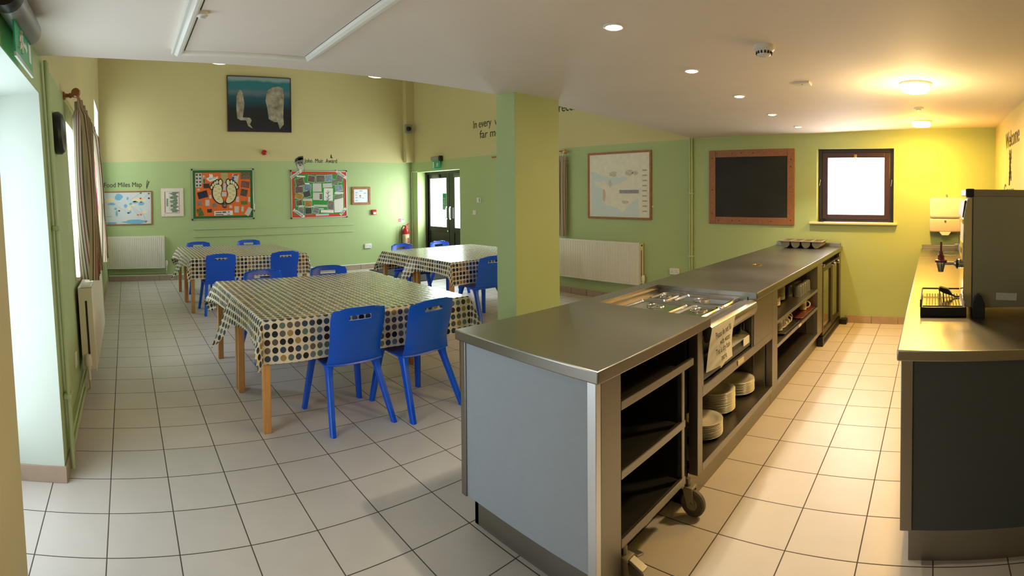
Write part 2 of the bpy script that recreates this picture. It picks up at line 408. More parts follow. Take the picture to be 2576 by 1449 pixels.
# ---- door recess, left: lit glazed door at the back of the recess
m = MB(True)
root = thing('door_1', '', '', (-.36, .08, 0)); del root['label']; del root['category']; root['kind'] = 'structure'
for a, b, c, d in ((D1[0], D1[0]+.1, 0, 2.23), (D1[1]-.1, D1[1], 0, 2.23), (D1[0]+.1, D1[1]-.1, 2.1, 2.23), (D1[0]+.1, D1[1]-.1, 0, .12)): m.box(-.41, -.36, a, b, c, d)
m.build('door_frame', WHITE, root)
m = MB(True); m.box(-.395, -.385, D1[0]+.1, D1[1]-.1, .12, 2.1); m.build('door_glass', M('daylit_door_glass', (240, 244, 246), .1, emis=(236, 248, 255), estr=1.0), root)
def window_left(name, y0, y1, z0, z1, x, glass):
    r = thing(name, '', '', (x, (y0+y1)/2, z0), shear=True); del r['label']; del r['category']; r['kind'] = 'structure'
    mm = MB(True)
    for a, b, c, d in ((y0, y0+.06, z0, z1), (y1-.06, y1, z0, z1), (y0+.06, y1-.06, z1-.06, z1), (y0+.06, y1-.06, z0, z0+.06), ((y0+y1)/2-.03, (y0+y1)/2+.03, z0+.06, z1-.06)): mm.box(x-.03, x+.03, a, b, c, d)
    mm.build('window_frame', WHITE, r)
    mm = MB(True); mm.box(x-.006, x+.006, y0+.06, y1-.06, z0+.06, z1-.06); mm.build('window_pane', glass, r)
    mm = MB(True); mm.box(x+.03, XL+.03, y0, y1, z0-.025, z0+.004, .004); mm.build('window_sill', WHITE, r)
window_left('window_1', W1[0], W1[1], .975, 2.28, -.33, DAYGLASS)
window_left('window_2', W2[0], W2[1], 1.025, 3.32, -.33, DAYGLASS)
# window behind the pillar, right wall
r = thing('window_3', '', '', (XW+.2, 4.1, .98)); del r['label']; del r['category']; r['kind'] = 'structure'
m = MB()
for a, b, c, d in ((3.42, 3.5, .98, 2.28), (4.77, 4.85, .98, 2.28), (3.5, 4.77, 2.2, 2.28), (3.5, 4.77, .98, 1.06)): m.box(XW+.17, XW+.23, a, b, c, d)
m.build('window_frame', DARKWOOD, r)
m = MB(); m.box(XW+.195, XW+.205, 3.5, 4.77, 1.06, 2.2); m.build('window_pane', DAYGLASS, r)
# small dark framed window by the servery
r = thing('window_4', '', '', (XW+.12, -1.31, 1.27)); del r['label']; del r['category']; r['kind'] = 'structure'
m = MB()
y0, y1, z0, z1 = -1.80, -.826, 1.268, 2.19
for a, b, c, d in ((y0, y0+.05, z0, z1), (y1-.05, y1, z0, z1), (y0+.05, y1-.05, z1-.045, z1), (y0+.05, y1-.05, z0, z0+.03)): m.box(XW+.10, XW+.17, a, b, c, d, .004)
m.build('window_frame', DARKWOOD, r)
m = MB(); y0, y1, z0, z1 = -1.745, -.88, 1.302, 2.14
for a, b, c, d in ((y0, y0+.072, z0, z1), (y1-.068, y1, z0, z1), (y0+.07, y1-.068, z1-.06, z1), (y0+.07, y1-.068, z0, z0+.055)): m.box(XW+.085, XW+.15, a, b, c, d, .004)
m.build('window_sash', M('brown_painted_sash', (58, 34, 32), .35), r)
m = MB(); m.box(XW+.11, XW+.12, y0+.06, y1-.06, z0+.05, z1-.05); m.build('window_pane', FROST, r)
m = MB(); m.box(XW+.066, XW+.086, -1.325, -1.285, 2.085, 2.12, .004); m.tube([(XW+.07, -1.30, 2.10), (XW+.055, -1.30, 2.07), (XW+.06, -1.315, 2.05), (XW+.07, -1.325, 2.065)], .006, 8); m.build('window_latch', BRASS, r)
for yy in (-.85, -1.77):
    m = MB(); m.tube([(XW+.10, yy, 1.80), (XW+.085, yy, 1.775), (XW+.083, yy+.012, 1.72)], .006, 8); m.build('window_stay', CHROME, r)
m = MB(); m.box(XW-.06, XW+.1, -1.85, -.735, 1.236, 1.264, .008); m.build('window_sill', M('cream_sill_paint', (220, 208, 164), .4), r)
m = MB(); m.box(XW-.005, XW+.06, -.915, -.845, 1.266, 1.284, .005); m.tube([(XW+.0, -.90, 1.285), (XW+.03, -.87, 1.300), (XW+.05, -.86, 1.286)], .006, 8)
tag(m.build('window_key', BLACK), 'small dark window catch lying on the left end of the cream sill', 'catch')
# double doors, far right
r = thing('door_2', '', '', (XW+.27, 6.88, 0)); del r['label']; del r['category']; r['kind'] = 'structure'
DX = XW+.25
m = MB()
m.box(DX-.03, DX+.06, 7.62, 7.69, 0, 2.15, .003); m.box(DX-.03, DX+.06, 6.085, 6.13, 0, 2.15, .003); m.box(DX-.03, DX+.06, 6.13, 7.62, 2.10, 2.15, .003)
m.build('door_frame', DARKWOOD, r)
def leaf(y0, y1, gy0, gy1):
    mm = MB()
    for a, b, c, d in ((y0, gy0, .01, 2.095), (gy1, y1, .01, 2.095), (gy0, gy1, 2.0, 2.095), (gy0, gy1, .01, .2), (gy0, gy1, .80, .91)): mm.box(DX, DX+.045, a, b, c, d, .003)
    mm.box(DX+.012, DX+.035, gy0, gy1, .2, .80)
    lf = mm.build('door_leaf', M('black_brown_door_paint', (34, 28, 26), .3), r)
    mm = MB(); mm.box(DX+.02, DX+.028, gy0, gy1, .91, 2.0); sub(mm.build('door_glass', DAYGLASS, r), lf)
    return lf
l1 = leaf(6.80, 7.61, 6.905, 7.56); l2 = leaf(6.14, 6.79, 6.21, 6.62)
for lf, yy in ((l1, 6.855), (l2, 6.72)):
    m = MB(); m.tube([(DX, yy, 1.36), (DX-.045, yy, 1.36), (DX-.055, yy, 1.34), (DX-.055, yy, 1.12), (DX-.045, yy, 1.10), (DX, yy, 1.10)], .013, 10); sub(m.build('door_handle', CHROME, r), lf)
    m = MB(); m.box(DX-.045, DX, yy+(.30 if lf is l1 else -.40), yy+(.56 if lf is l1 else -.14), 2.02, 2.085, .006); sub(m.build('door_closer', M('door_closer_bronze', (86, 82, 62), .45), r), lf)
m = MB(); m.lathe([(.022, 0), (.022, .012), (.012, .014), (0, .014)], (DX-.014, 6.845, .83), 16, 'x'); sub(m.build('door_lock', CHROME, r), l1)
m = MB(); m.box(DX+.010, DX+.019, 6.93, 7.06, 1.30, 1.66); m.build('door_notice', M('green_door_notice', (40, 150, 96), .6, emis=(40, 150, 96), estr=.0), r)
m = MB()
for k in range(7): m.box(DX+.008, DX+.0099, 6.95, 7.04-(k % 3)*.015, 1.33+k*.035, 1.342+k*.035)
m.build('door_notice_print', PAPER, r)
m = MB(); m.box(5.55, 6.80, 5.80, 7.70, 0, .012, .004); tag(m.build('doormat', MAT), 'large dark grey entrance mat on the tiles in front of the black double doors', 'mat')

# ------------------------------------------------------------------ wall furniture
def radiator(label, w, h, d, loc, rotz, valve_side=1, tilt=0, ribs=33):
    """front faces local -y; origin at the lower centre of the back"""
    t = thing('radiator', label, 'radiator', loc, 'white panel radiators', rotz, local=True); _dy = .006
    t.rotation_euler = (0, tilt, rotz) if not tilt else Euler((0, tilt, 0)).to_matrix().to_4x4().__matmul__(Matrix.Rotation(rotz, 4, 'Z')).to_euler()
    mm = MB(); n = ribs*4
    def fp(a, b):
        x = -w/2+w*a; ph = (a*ribs) % 1
        dep = .010 if .25 <= ph < .75 else 0
        edge = 0 if (.02 < a < .98 and .05 < b < .95) else 1
        return Vector((x, -d+(0.006 if edge else dep), h*b))
    rows = [0, .045, .055, .945, .955, 1]
    mm.sheet2(n, 5, lambda a, b: fp(a, rows[round(b*5)]), (0, .004, 0))
    mm.build('front_panel', RADW, t, smooth=False)
    mm = MB(); mm.box(-w/2+.01, w/2-.01, -.028, -.016, .01, h-.02); mm.build('back_panel', RADW, t)
    for sx in (-1, 1):
        mm = MB(); mm.box(sx*(w/2)-.003, sx*(w/2)+.003, -d+.006, -.012, .02, h-.012); mm.box(sx*(w/2+.001)-.004, sx*(w/2+.001)+.004, -d*.56, -d*.50, .03, h-.1); mm.build('side_panel', RADW, t)
        mm = MB(); mm.lathe([(.014, 0), (.014, .012), (.008, .014), (0, .014)], (sx*(w/2), -d*.5, h-.04), 14, 'x'); mm.build('bleed_plug', M('aged_brass_plug', (120, 104, 80), .4, 1), t)
        mm = MB(); mm.box(sx*(w/2+.0045)-.0015, sx*(w/2+.0045)+.0015, -d*.62, -d*.50, .05, h-.11); mm.build('side_slot', BLACK, t)
    mm = MB()
    mm.box(-w/2, w/2, -d+.004, -d+.02, h-.012, h-.004); mm.box(-w/2, w/2, -.03, -.012, h-.012, h-.004)
    k = 0
    while -w/2+.02+k*.03 < w/2-.02:
        mm.box(-w/2+.02+k*.03, -w/2+.034+k*.03, -d+.01, -.02, h-.012, h-.005); k += 1
    mm.build('top_grille', RADW, t)
    mm = MB(); xx = valve_side*(w/2+.03)
    mm.tube([(valve_side*(w/2-.02), -d*.5, .04), (xx, -d*.5, .04), (xx, -d*.5, -.05)], .011, 10); mm.lathe([(.018, .03), (.018, .055), (.026, .06), (.028, .12), (.02, .145), (0, .148)], (xx, -d*.5, 0), 16)
    mm.build('valve', PLAST, t)
    mm = MB(); mm.tube([(xx, -d*.5, -.04), (xx, -d*.5, -.12), (xx, -.03, -.14), (xx, -.024, -.14)], .009, 10); mm.build('pipe_tail', PIPEG, t)
    for sx in (-.35, .35):
        mm = MB(); mm.box(sx*w-.02, sx*w+.02, -.018, -.003, .1, h-.1); mm.build('bracket', RADW, t)
    return t
radiator('white ribbed panel radiator below the world map on the far wall', 1.235, .64, .11, (.588, YW, .258), 0, 1)
radiator('white ribbed panel radiator below the coastline map, right of the green pillar', 1.60, .62, .12, (XW, 2.535, .285), -PI/2, 1)
radiator('white panel radiator under the striped curtains on the left wall', 1.57, .67, .125, (XL+.002, 2.515, .262), PI/2, -1, tilt=-.05)

def board_frame(r, axis, a, s0, s1, z0, z1, fw, dep, mat, name='frame', bev=.004):
    """picture frame lying on a wall; axis 'y' wall faces -y, axis 'x' wall faces -x"""
    mm = MB()
    for p, q, c, d in ((s0, s0+fw, z0, z1), (s1-fw, s1, z0, z1), (s0+fw, s1-fw, z0, z0+fw), (s0+fw, s1-fw, z1-fw, z1)):
        if axis == 'y': mm.box(p, q, a-dep, a, c, d, bev)
        else: mm.box(a-dep, a, p, q, c, d, bev)
    return mm.build(name, mat, r)
def slab(r, axis, a, dep, s0, s1, z0, z1, mat, name):
    mm = MB()
    if axis == 'y': mm.box(s0, s1, a-dep, a, z0, z1)
    else: mm.box(a-dep, a, s0, s1, z0, z1)
    return mm.build(name, mat, r, smooth=False)
def sheet(r, cx, cz, w, h, rot, mat, name, a, dep=.002):
    """a slip of paper on a wall facing -y"""
    mm = MB(); mm.box(cx-w/2, cx+w/2, a-dep, a, cz-h/2, cz+h/2, rot=(0, rot, 0)); return mm.build(name, mat, r, smooth=False)
def blob(r, axis, a, dep, pts, mat, name):
    mm = MB()
    if axis == 'y': mm.prism(pts, a-dep, a, 'y')
    else: mm.prism(pts, a-dep, a, 'x')
    return mm.build(name, mat, r, smooth=False)
def wobble(cx, cz, rx, rz, n=14, k=.25, seed=0):
    R = random.Random(seed)
    return [(cx+rx*math.cos(2*PI*i/n)*(1-k+2*k*R.random()), cz+rz*math.sin(2*PI*i/n)*(1-k+2*k*R.random())) for i in range(n)]
SEA = M('map_paper_pale_grey', (206, 212, 212), .4); LAND = M('map_cream_land', (232, 216, 178), .4); LANDB = M('map_blue_land', (118, 176, 204), .4)
# --- world map
r = thing('framed_map', 'framed world food map with blue and cream countries, under the Food Miles Map lettering', 'map', (.47, YW, 1.117))
board_frame(r, 'y', YW, -.035, .976, 1.117, 1.79, .022, .024, OAK)
slab(r, 'y', YW-.004, .008, -.015, .956, 1.137, 1.77, SEA, 'map_sheet')
A = YW-.0121
def wm(px, pz): return (-.035+(px-170)/(1450-170)*1.0+.0, 1.79-(pz-405)/(1300-405)*.673)
mapshapes = [(620, 550, 95, 85, LANDB), (400, 640, 120, 70, LAND), (430, 735, 90, 38, LANDB), (560, 990, 30, 85, LANDB), (530, 860, 40, 30, LANDB), (840, 600, 26, 45, LANDB), (1030, 700, 75, 32, LANDB), (1190, 740, 80, 55, LANDB), (1130, 640, 230, 60, LAND), (790, 790, 45, 50, LANDB), (880, 850, 50, 60, LAND), (900, 960, 28, 40, LANDB), (1270, 965, 70, 42, LAND), (420, 1240, 150, 32, LANDB), (1040, 1215, 330, 55, LANDB), (225, 610, 40, 38, LANDB), (920, 740, 40, 30, LANDB), (980, 780, 50, 30, LAND)]
for i, (a, b, c, d, mt) in enumerate(mapshapes):
    p, q = wm(a, b); blob(r, 'y', A, .001, wobble(p, q, c*.00078, d*.00075, 14, .25, i), mt, 'map_country')
for i, (a, b) in enumerate([(1170, 600), (1385, 600), (620, 920), (855, 980), (1100, 1035), (1175, 1030), (1300, 1220), (1385, 475), (1180, 460)]):
    p, q = wm(a, b); blob(r, 'y', A-.001, .002, wobble(p, q, .021, .016, 10, .2, 50+i), M(('map_tag_red', 'map_tag_brown', 'map_tag_orange', 'map_tag_green')[(0, 1, 1, 1, 2, 2, 0, 3, 3)[i]], ((196, 72, 40), (84, 26, 28), (214, 116, 40), (96, 128, 60))[(0, 1, 1, 1, 2, 2, 0, 3, 3)[i]], .5), 'map_marker')
STRING = M('map_string', (150, 146, 140), .8)
for a, b, c, d in ((890, 650, 1160, 470), (1100, 740, 1370, 480), (500, 760, 850, 970), (920, 790, 1090, 1030), (1150, 830, 1290, 1180), (950, 800, 1170, 1010)):
    p, q = wm(a, b); s_, t_ = wm(c, d); m = MB(); m.tube([(p, A-.003, q), (s_, A-.003, t_)], .0012, 6); m.build('map_string', STRING, r)
p, q = wm(270, 1075); text_mesh('THE WORLD', .022, INK, (p, A-.0005, q), RY, 'map_title', r, .0004)
# lettering above it
o = text_mesh('Food Miles Map', .135, LETTER, (.017, YW-.002, 1.815+.06), RY, 'wall_lettering', None, .001, sx=.88); tag(o, 'dark lettering reading Food Miles Map on the green far wall', 'lettering')
m = MB(); m.prism([(.862, 1.86), (.872, 1.856), (.895, 2.0), (.886, 2.005)], YW-.003, YW, 'y'); m.prism([(.868, 1.83), (.878, 1.832), (.93, 1.975), (.915, 1.985)], YW-.003, YW, 'y')
tag(m.build('wall_decal', LETTER), 'black knife and fork wall decal after the Food Miles Map lettering', 'decal')
# --- framed produce chart
r = thing('framed_chart', 'white framed seasonal produce chart between the world map and the orange noticeboard', 'chart', (1.38, YW, 1.271))
x0, x1, z0, z1 = 1.158, 1.602, 1.271, 1.834
board_frame(r, 'y', YW, x0, x1, z0, z1, .066, .022, M('limed_white_frame', (226, 214, 194), .5))
slab(r, 'y', YW-.003, .006, x0+.06, x1-.06, z0+.06, z1-.06, PAPER, 'chart_sheet')
R_ = random.Random(3); A = YW-.0092
GL = M('chart_leaf_green', (34, 92, 42), .6); RL = M('chart_radish_red', (170, 40, 36), .6); OL = M('chart_olive', (150, 152, 70), .6)
m = MB()
for k in range(26):
    zz = z0+.085+k*.0155; cx = x0+.27+.02*math.sin(k*1.3); wd = .05+.07*abs(math.sin(k*.55+.6))*R_.uniform(.7, 1.1)
    m.box(cx-wd*.7, min(cx+wd*.6, x1-.095), A-.001, A, zz, zz+.011)
m.build('chart_leaf_bars', GL, r, smooth=False)
m = MB()
for k in range(11):
    zz = z0+.12+k*.028
    m.box(x0+.155, x0+.2+.03*R_.random(), A-.0008, A, zz, zz+.008)
m.build('chart_line_bars', OL, r, smooth=False)
m = MB()
for k in range(15):
    zz = z0+.09+k*.027
    for xx in (x0+.078, x1-.082): m.box(xx-.008, xx+.008, A-.001, A, zz, zz+.014, rot=(0, R_.uniform(-.4, .4), 0))
m.box(x0+.08, x1-.08, A-.001, A, z0+.066, z0+.074); m.box(x0+.15, x1-.1, A-.001, A, z1-.105, z1-.095)
m.build('chart_border', RL, r, smooth=False)
m = MB(); m.box(x0+.105, x0+.14, A-.001, A, z0+.2, z0+.36); m.build('chart_key_panel', M('chart_sage', (126, 156, 112), .6), r, smooth=False)
# --- noticeboards
ALU = M('aluminium_trim', (190, 192, 188), .35, .6)
PH = [M('photo_print_dark', (52, 54, 58), .3, noise=.6, nscale=38), M('photo_print_moor', (96, 84, 64), .3, noise=.5, nscale=30), M('photo_print_plum', (104, 70, 74), .3, noise=.55, nscale=36), M('photo_print_sky', (108, 128, 146), .3, noise=.4, nscale=22), M('photo_print_gold', (166, 120, 44), .3, noise=.45, nscale=34), M('photo_print_grass', (92, 104, 54), .3, noise=.5, nscale=34), M('photo_print_grey', (120, 120, 122), .3, noise=.5, nscale=40), M('photo_print_navy', (34, 40, 66), .3, noise=.5, nscale=30), M('leaflet_print', (196, 192, 182), .5, noise=.18, nscale=60), M('leaflet_khaki', (172, 160, 106), .5, noise=.22, nscale=50)]
def noticeboard(label, x0, x1, z0, z1, border, field, bw):
    r = thing('noticeboard', label, 'noticeboard', ((x0+x1)/2, YW, z0))
    board_frame(r, 'y', YW, x0, x1, z0, z1, .016, .024, ALU)
    slab(r, 'y', YW-.002, .014, x0+.012, x1-.012, z0+.012, z1-.012, border, 'border_paper')
    slab(r, 'y', YW-.016, .0012, x0+bw, x1-bw, z0+bw, z1-bw, field, 'backing_paper')
    for xx in (x0, x1):
        for zz in (z0, z1):
            mm = MB(); mm.box(xx-.016, xx+.016, YW-.027, YW, zz-.016, zz+.016, .006); mm.build('corner_cap', BLACK, r)
    return r
BG = M('crepe_border_green', (20, 104, 38), .7, bump=.3, bscale=60); BO = M('orange_backing_paper', (226, 104, 30), .7, noise=.03)
BR = M('crepe_border_red', (214, 52, 26), .7, bump=.3, bscale=60); BGR = M('green_backing_paper', (44, 140, 44), .7, noise=.05)
nb = noticeboard('orange noticeboard with a green border and two large footprints', 1.781, 3.045, 1.197, 2.2, BG, BO, .066)
A = YW-.0173
def fb(px, py): return (1.781+(px-105)/(1610-105)*1.264, 2.2-(py-160)/(1330-160)*1.003)
KX, KZ = 1.264/1505, 1.003/1170
sheets = [(265, 410, 150, 330, 2, 8), (388, 390, 55, 185, 2, 8), (455, 545, 145, 110, 0, 0), (893, 358, 170, 225, 1, 9), (1155, 380, 165, 200, 10, 8), (1415, 315, 240, 160, 1, 1), (1410, 520, 205, 150, 8, 2), (1375, 715, 165, 160, 12, 0), (262, 630, 55, 50, 0, 8), (360, 750, 240, 160, -14, 7), (545, 800, 55, 85, 3, 8), (280, 950, 90, 120, 0, 6), (470, 940, 100, 140, 0, 8), (645, 1000, 110, 85, -8, 6), (880, 745, 115, 105, 2, 8), (900, 570, 70, 175, 2, 8), (1210, 870, 75, 130, 4, 8), (1375, 955, 155, 90, 0, 5), (1500, 875, 50, 115, 2, 8), (1040, 1040, 70, 65, 0, 8), (1185, 1110, 110, 150, 2, 8), (1330, 1105, 55, 120, 4, 8), (1480, 1165, 110, 200, 32, 8), (520, 1130, 115, 80, 0, 0), (290, 1165, 130, 195, -24, 5)]
for (a, b, w_, h_, ro, mi) in sheets:
    p, q = fb(a, b); sheet(nb, p, q, w_*KX, h_*KZ, math.radians(ro), PH[mi], 'pinned_sheet', A)
p, q = fb(860, 1190); sheet(nb, p, q, 455*KX, 105*KZ, math.radians(-1), PAPER, 'pinned_sheet', A)
m = MB()
for (a, b, w_, h_) in ((740, 1170, 150, 18), (880, 1168, 90, 26), (990, 1165, 40, 18), (760, 1225, 200, 16), (985, 1225, 60, 10), (740, 1200, 150, 5), (930, 1200, 200, 4)):
    p, q = fb(a, b); m.box(p-w_*KX/2, p+w_*KX/2, A-.003, A-.0021, q-h_*KZ/2, q+h_*KZ/2)
m.build('sheet_print', INK, nb, smooth=False)
p, q = fb(265, 410)
m = MB()
for i in range(2):
    for j in range(4): m.box(p-.05+i*.065, p-.015+i*.065, A-.003, A-.0021, q-.12+j*.07, q-.085+j*.07)
m.build('leaflet_pictures', PH[0], nb, smooth=False)
p, q = fb(1105, 375); m = MB(); m.box(p-.022, p+.022, A-.003, A-.0021, q-.035, q+.035, rot=(0, math.radians(10), 0)); m.build('leaflet_emblem', M('emblem_blue', (28, 70, 150), .5), nb, smooth=False)
p, q = fb(1165, 330); m = MB()
for rr in (.05, .036):
    m.tube([(p+rr*math.cos(t*PI/8), A-.003, q+rr*.8*math.sin(t*PI/8)) for t in range(1, 8)], .004, 6)
m.build('leaflet_arcs', INK, nb)
p, q = fb(395, 410); m = MB(); m.prism([(p-.016, q-.06), (p+.016, q-.06), (p+.016, q+.01), (p+.006, q+.035), (p+.006, q+.06), (p-.006, q+.06), (p-.006, q+.035), (p-.016, q+.01)], A-.003, A-.002, 'y'); m.build('bottle_cutout', M('bottle_green_print', (30, 92, 52), .5), nb, smooth=False)
# hand leaflet
p, q = fb(600, 360)
m = MB(); m.prism([(p-.09, q-.05), (p-.05, q-.075), (p+.11, q-.03), (p+.115, q+.03), (p+.02, q+.02), (p+.0, q+.075), (p-.015, q+.085), (p-.03, q+.06), (p-.045, q+.085), (p-.06, q+.08), (p-.06, q+.02), (p-.095, q+.005), (p-.125, q-.005), (p-.12, q-.02)], A-.0025, A, 'y'); m.build('hand_leaflet', PAPER, nb, smooth=False)
text_mesh('RECYCLE', .05, M('leaflet_maroon', (90, 26, 30), .6), (p-.06, A-.003, q-.045), (PI/2, -.33, 0), 'leaflet_word', nb, .0004, sx=.75)
# wheel
p, q = fb(890, 1012)
for k in range(3):
    m = MB(); a0, a1 = 2*PI*k/3+PI/2, 2*PI*(k+1)/3+PI/2-.08
    m.prism([(p+.055*math.cos(a0+(a1-a0)*t/8), q+.055*math.sin(a0+(a1-a0)*t/8)) for t in range(9)]+[(p+.02*math.cos(a1-(a1-a0)*t/8), q+.02*math.sin(a1-(a1-a0)*t/8)) for t in range(9)], A-.0025, A, 'y')
    m.build('wheel_segment', M(('wheel_blue', 'wheel_maroon', 'wheel_green')[k], ((44, 70, 130), (110, 36, 50), (52, 120, 60))[k], .5), nb, smooth=False)
# footprints
FOOTC = M('footprint_cream_card', (222, 210, 160), .7)
FOOT = [(-.02, .27), (.03, .275), (.08, .25), (.115, .2), (.12, .14), (.10, .08), (.085, .03), (.095, -.03), (.13, -.09), (.15, -.14), (.14, -.185), (.09, -.205), (.03, -.19), (-.04, -.14), (-.09, -.06), (-.115, .03), (-.11, .12), (-.09, .2), (-.06, .25)]
def smooth_poly(P, it=2):
    for _ in range(it):
        Q = []
        for i in range(len(P)):
            a, b = P[i], P[(i+1) % len(P)]
            Q += [(a[0]*.75+b[0]*.25, a[1]*.75+b[1]*.25), (a[0]*.25+b[0]*.75, a[1]*.25+b[1]*.75)]
        P = Q
    return P
def footprint(px, py, mir):
    p, q = fb(px, py)
    def T(P, s=1): return [(p+mir*x*s*.80, q+(z-.03)*s*.80) for x, z in P]
    cx = sum(x for x, z in FOOT)/len(FOOT); cz = sum(z for x, z in FOOT)/len(FOOT)
    S = smooth_poly(FOOT)
    m = MB(); m.prism(T([(cx+(x-cx)*1.24, cz+(z-cz)*1.13) for x, z in S]), A-.003, A, 'y')
    toes = [(.085, .325, .042, .07), (.0, .335, .03, .048), (-.055, .305, .028, .045), (-.105, .26, .026, .042), (-.145, .2, .026, .04)]
    for tx, tz, ra, rb in toes:
        m.prism(T([(tx+(ra+.024)*math.cos(2*PI*k/18), tz+(rb+.026)*math.sin(2*PI*k/18)) for k in range(18)]), A-.0028, A, 'y')
    f0 = m.build('footprint', INK, nb, smooth=False)
    m = MB(); m.prism(T(S), A-.0045, A-.003, 'y')
    sub(m.build('sole', FOOTC, nb, smooth=False), f0)
    for tx, tz, ra, rb in toes:
        m = MB(); m.prism(T([(tx+ra*math.cos(2*PI*k/18), tz+rb*math.sin(2*PI*k/18)) for k in range(18)]), A-.0045, A-.003, 'y'); sub(m.build('toe', FOOTC, nb, smooth=False), f0)
    m = MB()
    for k in range(7):
        xx = (-.06, .05, -.05, .04, -.05, .05, .02)[k]; zz = .2-.05*k
        m.prism(T([(xx-.035, zz), (xx+.035, zz+.004), (xx+.035, zz+.012), (xx-.035, zz+.008)]), A-.005, A-.0045, 'y')
    sub(m.build('written_notes', M('pencil_grey', (96, 92, 70), .8), nb, smooth=False), f0)
footprint(715, 740, 1); footprint(1065, 740, -1)
m = MB(); m.tube([(3.055, YW-.03, 1.37), (3.057, YW-.03, 1.50)], .010, 10); o = m.build('marker_pen', PAPER, nb)
m = MB(); m.tube([(3.055, YW-.03, 1.335), (3.055, YW-.03, 1.372)], .011, 10); m.build('pen_cap', BLACK, nb)
# John Muir board
jb = noticeboard('green noticeboard with a red border and many small photographs', 3.86, 5.136, 1.174, 2.168, BR, BGR, .066)
def jm(px, py): return (3.86+(px-130)/(1275-130)*1.276, 2.168-(py-392)/(1318-392)*.994)
JX, JZ = 1.276/1145, .994/926
js = [(330, 500, 170, 28, 2, 'p'), (305, 610, 165, 150, -14, 1), (540, 550, 140, 120, 9, 2), (725, 548, 170, 130, 0, 1), (900, 535, 140, 125, -7, 3), (1125, 545, 130, 120, 20, 1), (1030, 620, 130, 105, 8, 5), (440, 640, 120, 25, 0, 'p'), (290, 762, 150, 120, 0, 2), (460, 720, 140, 120, 6, 3), (655, 720, 180, 165, 0, 'l'), (870, 680, 195, 85, -2, 'l'), (1110, 740, 145, 115, -10, 3), (285, 890, 135, 105, 16, 4), (445, 850, 140, 115, -14, 0), (665, 895, 195, 150, 2, 'l'), (730, 900, 55, 110, 0, 2), (885, 860, 190, 245, 1, 'p'), (1110, 835, 185, 40, 0, 'p'), (1095, 905, 180, 80, -10, 5), (455, 960, 190, 45, 0, 'l'), (285, 1020, 120, 105, -10, 1), (470, 1040, 140, 110, 2, 4), (720, 1085, 280, 42, 2, 'l'), (935, 1080, 120, 165, 6, 1), (1105, 1080, 190, 290, 0, 'p'), (320, 1170, 100, 120, 2, 6), (470, 1180, 130, 125, 0, 0), (625, 1180, 120, 110, 12, 6), (860, 1200, 270, 55, 3, 'p'), (720, 1145, 130, 24, 0, 'l'), (755, 1265, 270, 38, -1, 'l'), (530, 1095, 110, 24, 0, 'p'), (330, 1085, 110, 22, 0, 'p')]
for i, (a, b, w_, h_, ro, mi) in enumerate(js):
    p, q = jm(a, b); mt = {'p': PAPER, 'l': PH[8]}.get(mi) or PH[mi]
    if mi not in ('p', 'l'): sheet(jb, p, q, w_*JX+.012, h_*JZ+.012, math.radians(ro), PAPER, 'photo_border', A, .0015)
    sheet(jb, p, q, w_*JX, h_*JZ, math.radians(ro), mt, 'pinned_photo' if mi not in ('p', 'l') else 'pinned_note', A-(.0016 if mi not in ('p', 'l') else 0), .0012+.0003*(i % 3))
m = MB(); p, q = jm(880, 870)
m.tube([(p, A-.0035, q-.12), (p+.005, A-.0035, q), (p+.0, A-.0035, q+.1)], .004, 6)
for s_, t_ in ((-.05, .06), (.055, .08), (-.06, -.03), (.06, .0), (-.04, -.09), (.05, -.07)): m.tube([(p, A-.0035, q+t_-.04), (p+s_, A-.0035, q+t_)], .008, 6, .002)
m.build('plant_drawing', M('plant_drawing_grey', (120, 138, 136), .7), jb)
for wd, (a, b), ro in (('Explore', (235, 455), 32), ('Discover', (1165, 462), -33), ('Conserve', (278, 1225), -34), ('Share', (1190, 1210), 47)):
    p, q = jm(a, b); L_ = .20 if wd == 'Share' else .29
    ss = sheet(jb, p, q, L_, .062, -math.radians(ro), PAPER, 'corner_strip', A-.003, .002)
    cth = math.radians(ro); off = L_/2-.02
    sub(text_mesh(wd, .075, INK, (p-off*math.cos(cth)+.022*math.sin(cth), A-.0055, q-off*math.sin(cth)-.022*math.cos(cth)), (PI/2, -cth, 0), 'strip_word', jb, .0004, sx=(L_-.04)/(.039*len(wd)+.012), bold=.0006), ss)
# portrait print above it
r = thing('portrait_print', 'grey cut-out portrait print of a bearded man in a hat above the red bordered noticeboard', 'print', (4.03, YW, 2.11))
PGR = M('print_mid_grey', (120, 116, 106), .7, noise=.4, nscale=30); PDK = M('print_dark_grey', (46, 46, 42), .7, noise=.3, nscale=30); PLT = M('print_pale_grey', (196, 190, 172), .7, noise=.12, nscale=30)
def jp(px, py): return jm(px, py)
blob(r, 'y', YW-.001, .003, [jp(*k) for k in ((225, 160), (300, 110), (385, 100), (390, 180), (385, 260), (405, 330), (400, 400), (340, 410), (285, 375), (255, 300), (215, 215))], PGR, 'head_shape')
blob(r, 'y', YW-.004, .001, [jp(*k) for k in ((225, 165), (300, 112), (382, 102), (388, 170), (340, 180), (280, 195), (220, 220))], PDK, 'hat_shape')
blob(r, 'y', YW-.004, .001, [jp(*k) for k in ((270, 160), (330, 130), (375, 140), (372, 165), (300, 185))], PLT, 'hat_band')
blob(r, 'y', YW-.004, .001, [jp(*k) for k in ((265, 250), (300, 280), (345, 265), (390, 285), (400, 330), (385, 395), (340, 408), (290, 375), (265, 310))], PLT, 'beard_shape')
for k in ((295, 232), (350, 228)): blob(r, 'y', YW-.004, .001, wobble(*jp(*k), .024, .012, 10, .1, 1), PDK, 'eye_shape')
blob(r, 'y', YW-.0045, .001, wobble(*jp(325, 285), .03, .010, 10, .1, 2), PDK, 'mouth_shape')
